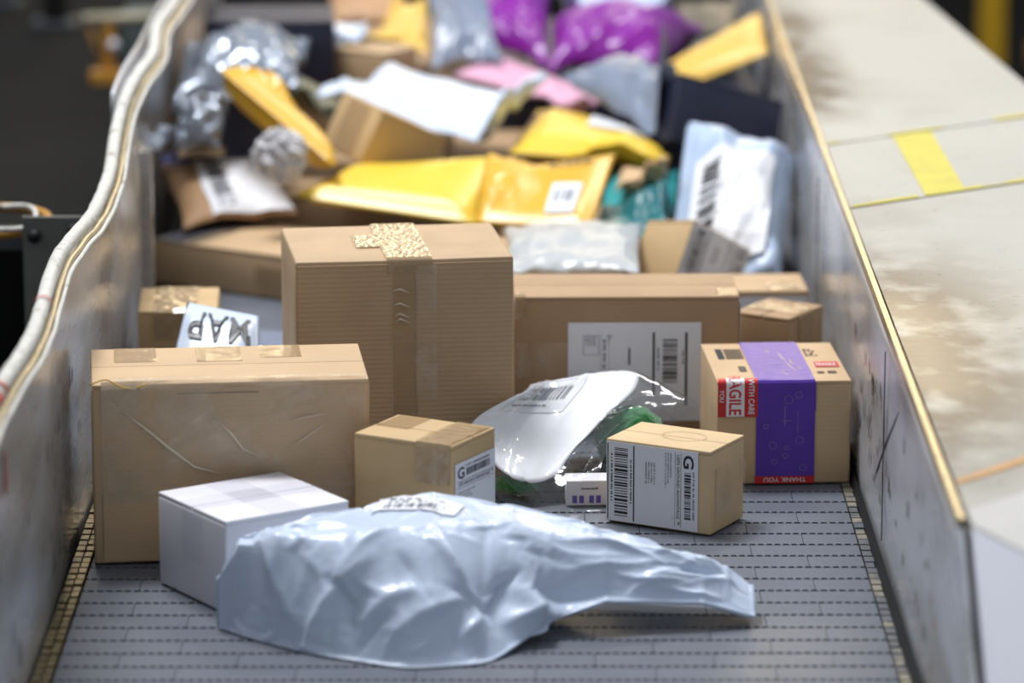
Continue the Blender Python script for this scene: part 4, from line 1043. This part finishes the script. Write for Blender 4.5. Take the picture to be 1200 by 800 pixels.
# cartons in the heap
def tilted(name, label, c, rot, dims, m, seed): return carton(name, label, c, 0, dims[0], dims[1], dims[2], M[m], 'x', rot=rot, seed=seed)
o = tilted('tilted_carton', 'tilted kraft carton with a taped end in front of the large bluish-white mailer', (-.21, 6.978, .138), (.103, .445, .58), (.141, .134, .096), 'kraft_warm', 31)
sheet('tape', face_fn(.141, .134, .096, 'left'), .03, .10, .004, .092, M['tape'], o, .0014)
w, d, h = .122, .118, .104
o = tilted('tilted_carton', 'tilted kraft carton with a white label on its side behind the long carton', (.274, 6.352, .054), (-.202, .515, .522), (w, d, h), 'kraft_warm', 32)
label_a(o, r90(face_fn(w, d, h, 'front'), .002, h-.002, .118), .100, .116, 33)
o = tilted('navy_carton', 'navy blue carton lying above the pale blue-grey mailer', (.338, 7.15, .105), (-.40, .305, .30), (.199, .2, .12), 'navy', 33)
o = tilted('navy_carton', 'navy blue carton standing behind the brown paper mailer', (-.444, 7.05, .084), (0, 0, -.05), (.151, .14, .165), 'navy', 34)
o = tilted('navy_carton', 'wide navy blue carton behind the shiny silver bag', (-.413, 7.62, .152), (0, 0, .051), (.233, .2, .145), 'navy', 35)
o = tilted('tilted_carton', 'kraft carton corner showing behind the large bluish-white mailer', (-.222, 7.61, .153), (0, 0, -.6), (.116, .1, .085), 'kraft', 36)
def px_label(s0, s1, t0, t1, seed, **kw): return lambda o, surf: stick(o, surf, s0, s1, t0, t1, seed, **kw)
sack('brown_mailer', 'brown paper mailer with a large white address label', 'mailer', Q['brown16'], .026, M['brownpaper'], PIL[0], crumple=.008, seed=2, parts=px_label(.30, .97, .04, .90, 31, rot=1, lift=.005))
sack('yellow_mailer', 'long yellow padded mailer lying flat behind the tall carton', 'mailer', Q['yel17a'], .028, M['yellow'], PAD[0], under=.7, seed=3, twist=.012)
def yl(o, surf):
    p = sheet('address_label', surf, .60, .84, .12, .52, M['paper'], o, .004, .001, 6, 6)
    k = Ink(); k.bars(.64, .80, .24, .42, 5, .012); k.build('barcode', surf, M['greyink'], p, .005)
    k = Ink(); k.words(.52, .86, .80, .07, 12); k.build('printed_text', surf, M['brownink'], o, .004)
sack('yellow_mailer', 'yellow padded mailer propped up with a small white barcode label', 'mailer', Q['yel17b'], .022, M['amber'], PAD[2], seed=4, sag=-.01, parts=yl)
sack('milky_bag', 'milky translucent plastic bag lying behind the long carton', 'bag', Q['trans18'], 0.03, M['haze'], PIL[0], crumple=.012, seed=6)
def bl(o, surf): stick(o, surf, .12, .80, .08, .66, 41, rot=1, lift=.008, dark='charcoal', m=M['paper'], rows=4)
sack('blue_grey_poly_mailer', 'pale blue-grey poly mailer with a big label propped against the right wall', 'mailer', [(q[0]-(.022 if i in (1, 2) else 0), q[1], q[2]) for i, q in enumerate(Q['blue20'])], 0.06, M['polyblue'], PAD[2], crumple=.030, seed=9, cf=2.2, parts=bl)
sack('teal_mailer', 'teal poly mailer beside the propped yellow mailer', 'mailer', Q['teal21'], .014, M['teal'], PAD[0], crumple=.004, seed=8)
sack('dark_teal_mailer', 'dark teal poly mailer sticking out under the tan paper mailer', 'mailer', [(.150, 6.52, .110), (.262, 6.54, .110), (.27, 6.70, .114), (.165, 6.70, .114)], .014, M['tealdark'], PAD[1], seed=9)
sack('tan_mailer', 'tan paper mailer lying on the teal mailers', 'mailer', [(q[0]+.02, q[1], q[2]+.006) for q in Q['tan21']], .012, M['tan'], PAD[0], seed=10)
def yw(o, surf): stick(o, surf, .42, .86, .45, .92, 51, lift=.004, bars=False, rows=3)
sack('yellow_mailer', 'flat yellow padded mailer with a white label below the slate grey mailer', 'mailer', Q['yel22'], .03, M['yellow'], PAD[1], under=.8, seed=11, twist=-.01, parts=yw)
sack('olive_mailer', 'drab olive paper mailer behind the slanting yellow mailer', 'mailer', Q['olive'], .015, M['olive'], PAD[0], seed=25)
sack('white_poly_mailer', 'large bluish-white poly mailer spread over the middle of the heap', 'mailer', Q['white26'], .022, M['polywhite'], PIL[2], crumple=.008, seed=12, under=.2, cf=2)
sack('pink_mailer', 'pale pink poly mailer behind the large bluish-white mailer', 'mailer', Q['pink27'], .018, M['pink'], PIL[2], seed=13)
def gw(o, surf): stick(o, surf, .25, .75, .72, .95, 52, lift=.004, bars=False, rows=2)
sack('slate_grey_mailer', 'slate grey poly mailer with a strip label beside the navy carton', 'mailer', Q['grey24'], .05, M['polygrey'], PIL[1], crumple=.016, seed=14, parts=gw)
sack('black_poly_mailer', 'black poly mailer behind the gold mailer by the right wall', 'mailer', [(min(q[0], .478), q[1], q[2]) for q in Q['black']], .03, M['black'], PIL[0], crumple=.01, seed=19)
sack('purple_bag', 'bright purple poly bag under the slate top mailer', 'bag', Q['purpB'], .06, M['purple'], PIL[2], crumple=.02, seed=15, sag=.02)
sack('purple_bag', 'bright purple poly bag standing next to the grey mailer', 'bag', Q['purpA'], .06, M['purple'], PIL[1], crumple=.02, seed=16)
sack('slate_grey_mailer', 'slate grey poly mailer standing between the yellow and purple bags', 'mailer', Q['greyC'], .03, M['polygrey'], PIL[0], crumple=.012, seed=17)
sack('pale_grey_mailer', 'pale grey mailer lying on top of the purple bag', 'mailer', [(q[0], q[1], q[2]+.012) for q in Q['greyTop']], .03, M['polyblue'], PIL[0], crumple=.01, seed=18)
sack('gold_mailer', 'gold padded mailer slanting up against the right wall', 'mailer', [(min(q[0], .482), q[1], q[2]) for q in Q['goldD']], .02, M['gold'], PAD[2], seed=20)
sack('brown_parcel', 'brown paper parcel at the top of the heap', 'parcel', Q['brownTop'], .05, M['brownpaper'], PIL[0], crumple=.012, seed=21)
sack('yellow_mailer', 'pale gold padded mailer standing next to the brown paper parcel', 'mailer', Q['yelTop'], .02, M['gold'], PAD[0], seed=22)
Q['whiteTop'] = [(q[0]-.012, q[1], q[2]+.004) for q in Q['whiteTop']]
sack('white_mailer', 'small white mailer between the navy carton and the pale gold mailer', 'mailer', Q['whiteTop'], .02, M['polywhite'], PAD[1], seed=23)
a, b = Vector((-.455, 6.88, .318)), Vector((-.258, 6.72, .184)); bk = Vector((-.006, .13, -.020))
sack('yellow_mailer', 'yellow padded mailer seen edge-on slanting down past the crumpled paper', 'mailer', [a, b, b+bk, a+bk], .030, M['amber'], PAD[1], under=1.0, seed=26)
sack('silver_bag', 'shiny silver plastic bag slumped against the left wall', 'bag', Q['silver'], .075, M['silver'], PIL[1], crumple=.03, seed=24)
sack('silver_bag_end', 'crumpled dark silver bag end hanging by the left wall', 'bag', [(-.535, 6.86, .185), (-.455, 6.86, .185), (-.44, 6.98, .262), (-.53, 6.98, .262)], .035, M['silver'], PIL[0], crumple=.025, seed=31)
# small scraps
v, f = blob(-.350, 6.725, .205, .040, .030, .042, 34, 22, .3, 9); wc = Vector((-.350, 6.725, .16)); v = [Vector(q)-wc for q in v]
tag(mk('crumpled_paper', v, f, M['wad'], None, False), 'crumpled white paper ball beside the edge-on yellow mailer', 'paper').location = wc
sack('kraft_card', 'flat kraft card scrap lying above the brown paper mailer', 'card', [(-.530, 6.90, .168), (-.452, 6.90, .172), (-.452, 6.96, .176), (-.530, 6.96, .176)], .004, M['kraft'], PAD[0], seed=27)
sack('blue_strip', 'narrow blue printed strip under the kraft card scrap', 'strip', [(-.560, 6.93, .150), (-.508, 6.93, .155), (-.508, 6.96, .166), (-.560, 6.96, .164)], .003, M['blueprint'], PAD[0], seed=28)
sack('white_tag', 'small white tag by the left wall below the silver bag', 'tag', [(-.565, 6.86, .19), (-.528, 6.86, .186), (-.520, 6.92, .215), (-.56, 6.92, .22)], .006, M['polywhite'], PAD[0], seed=29)
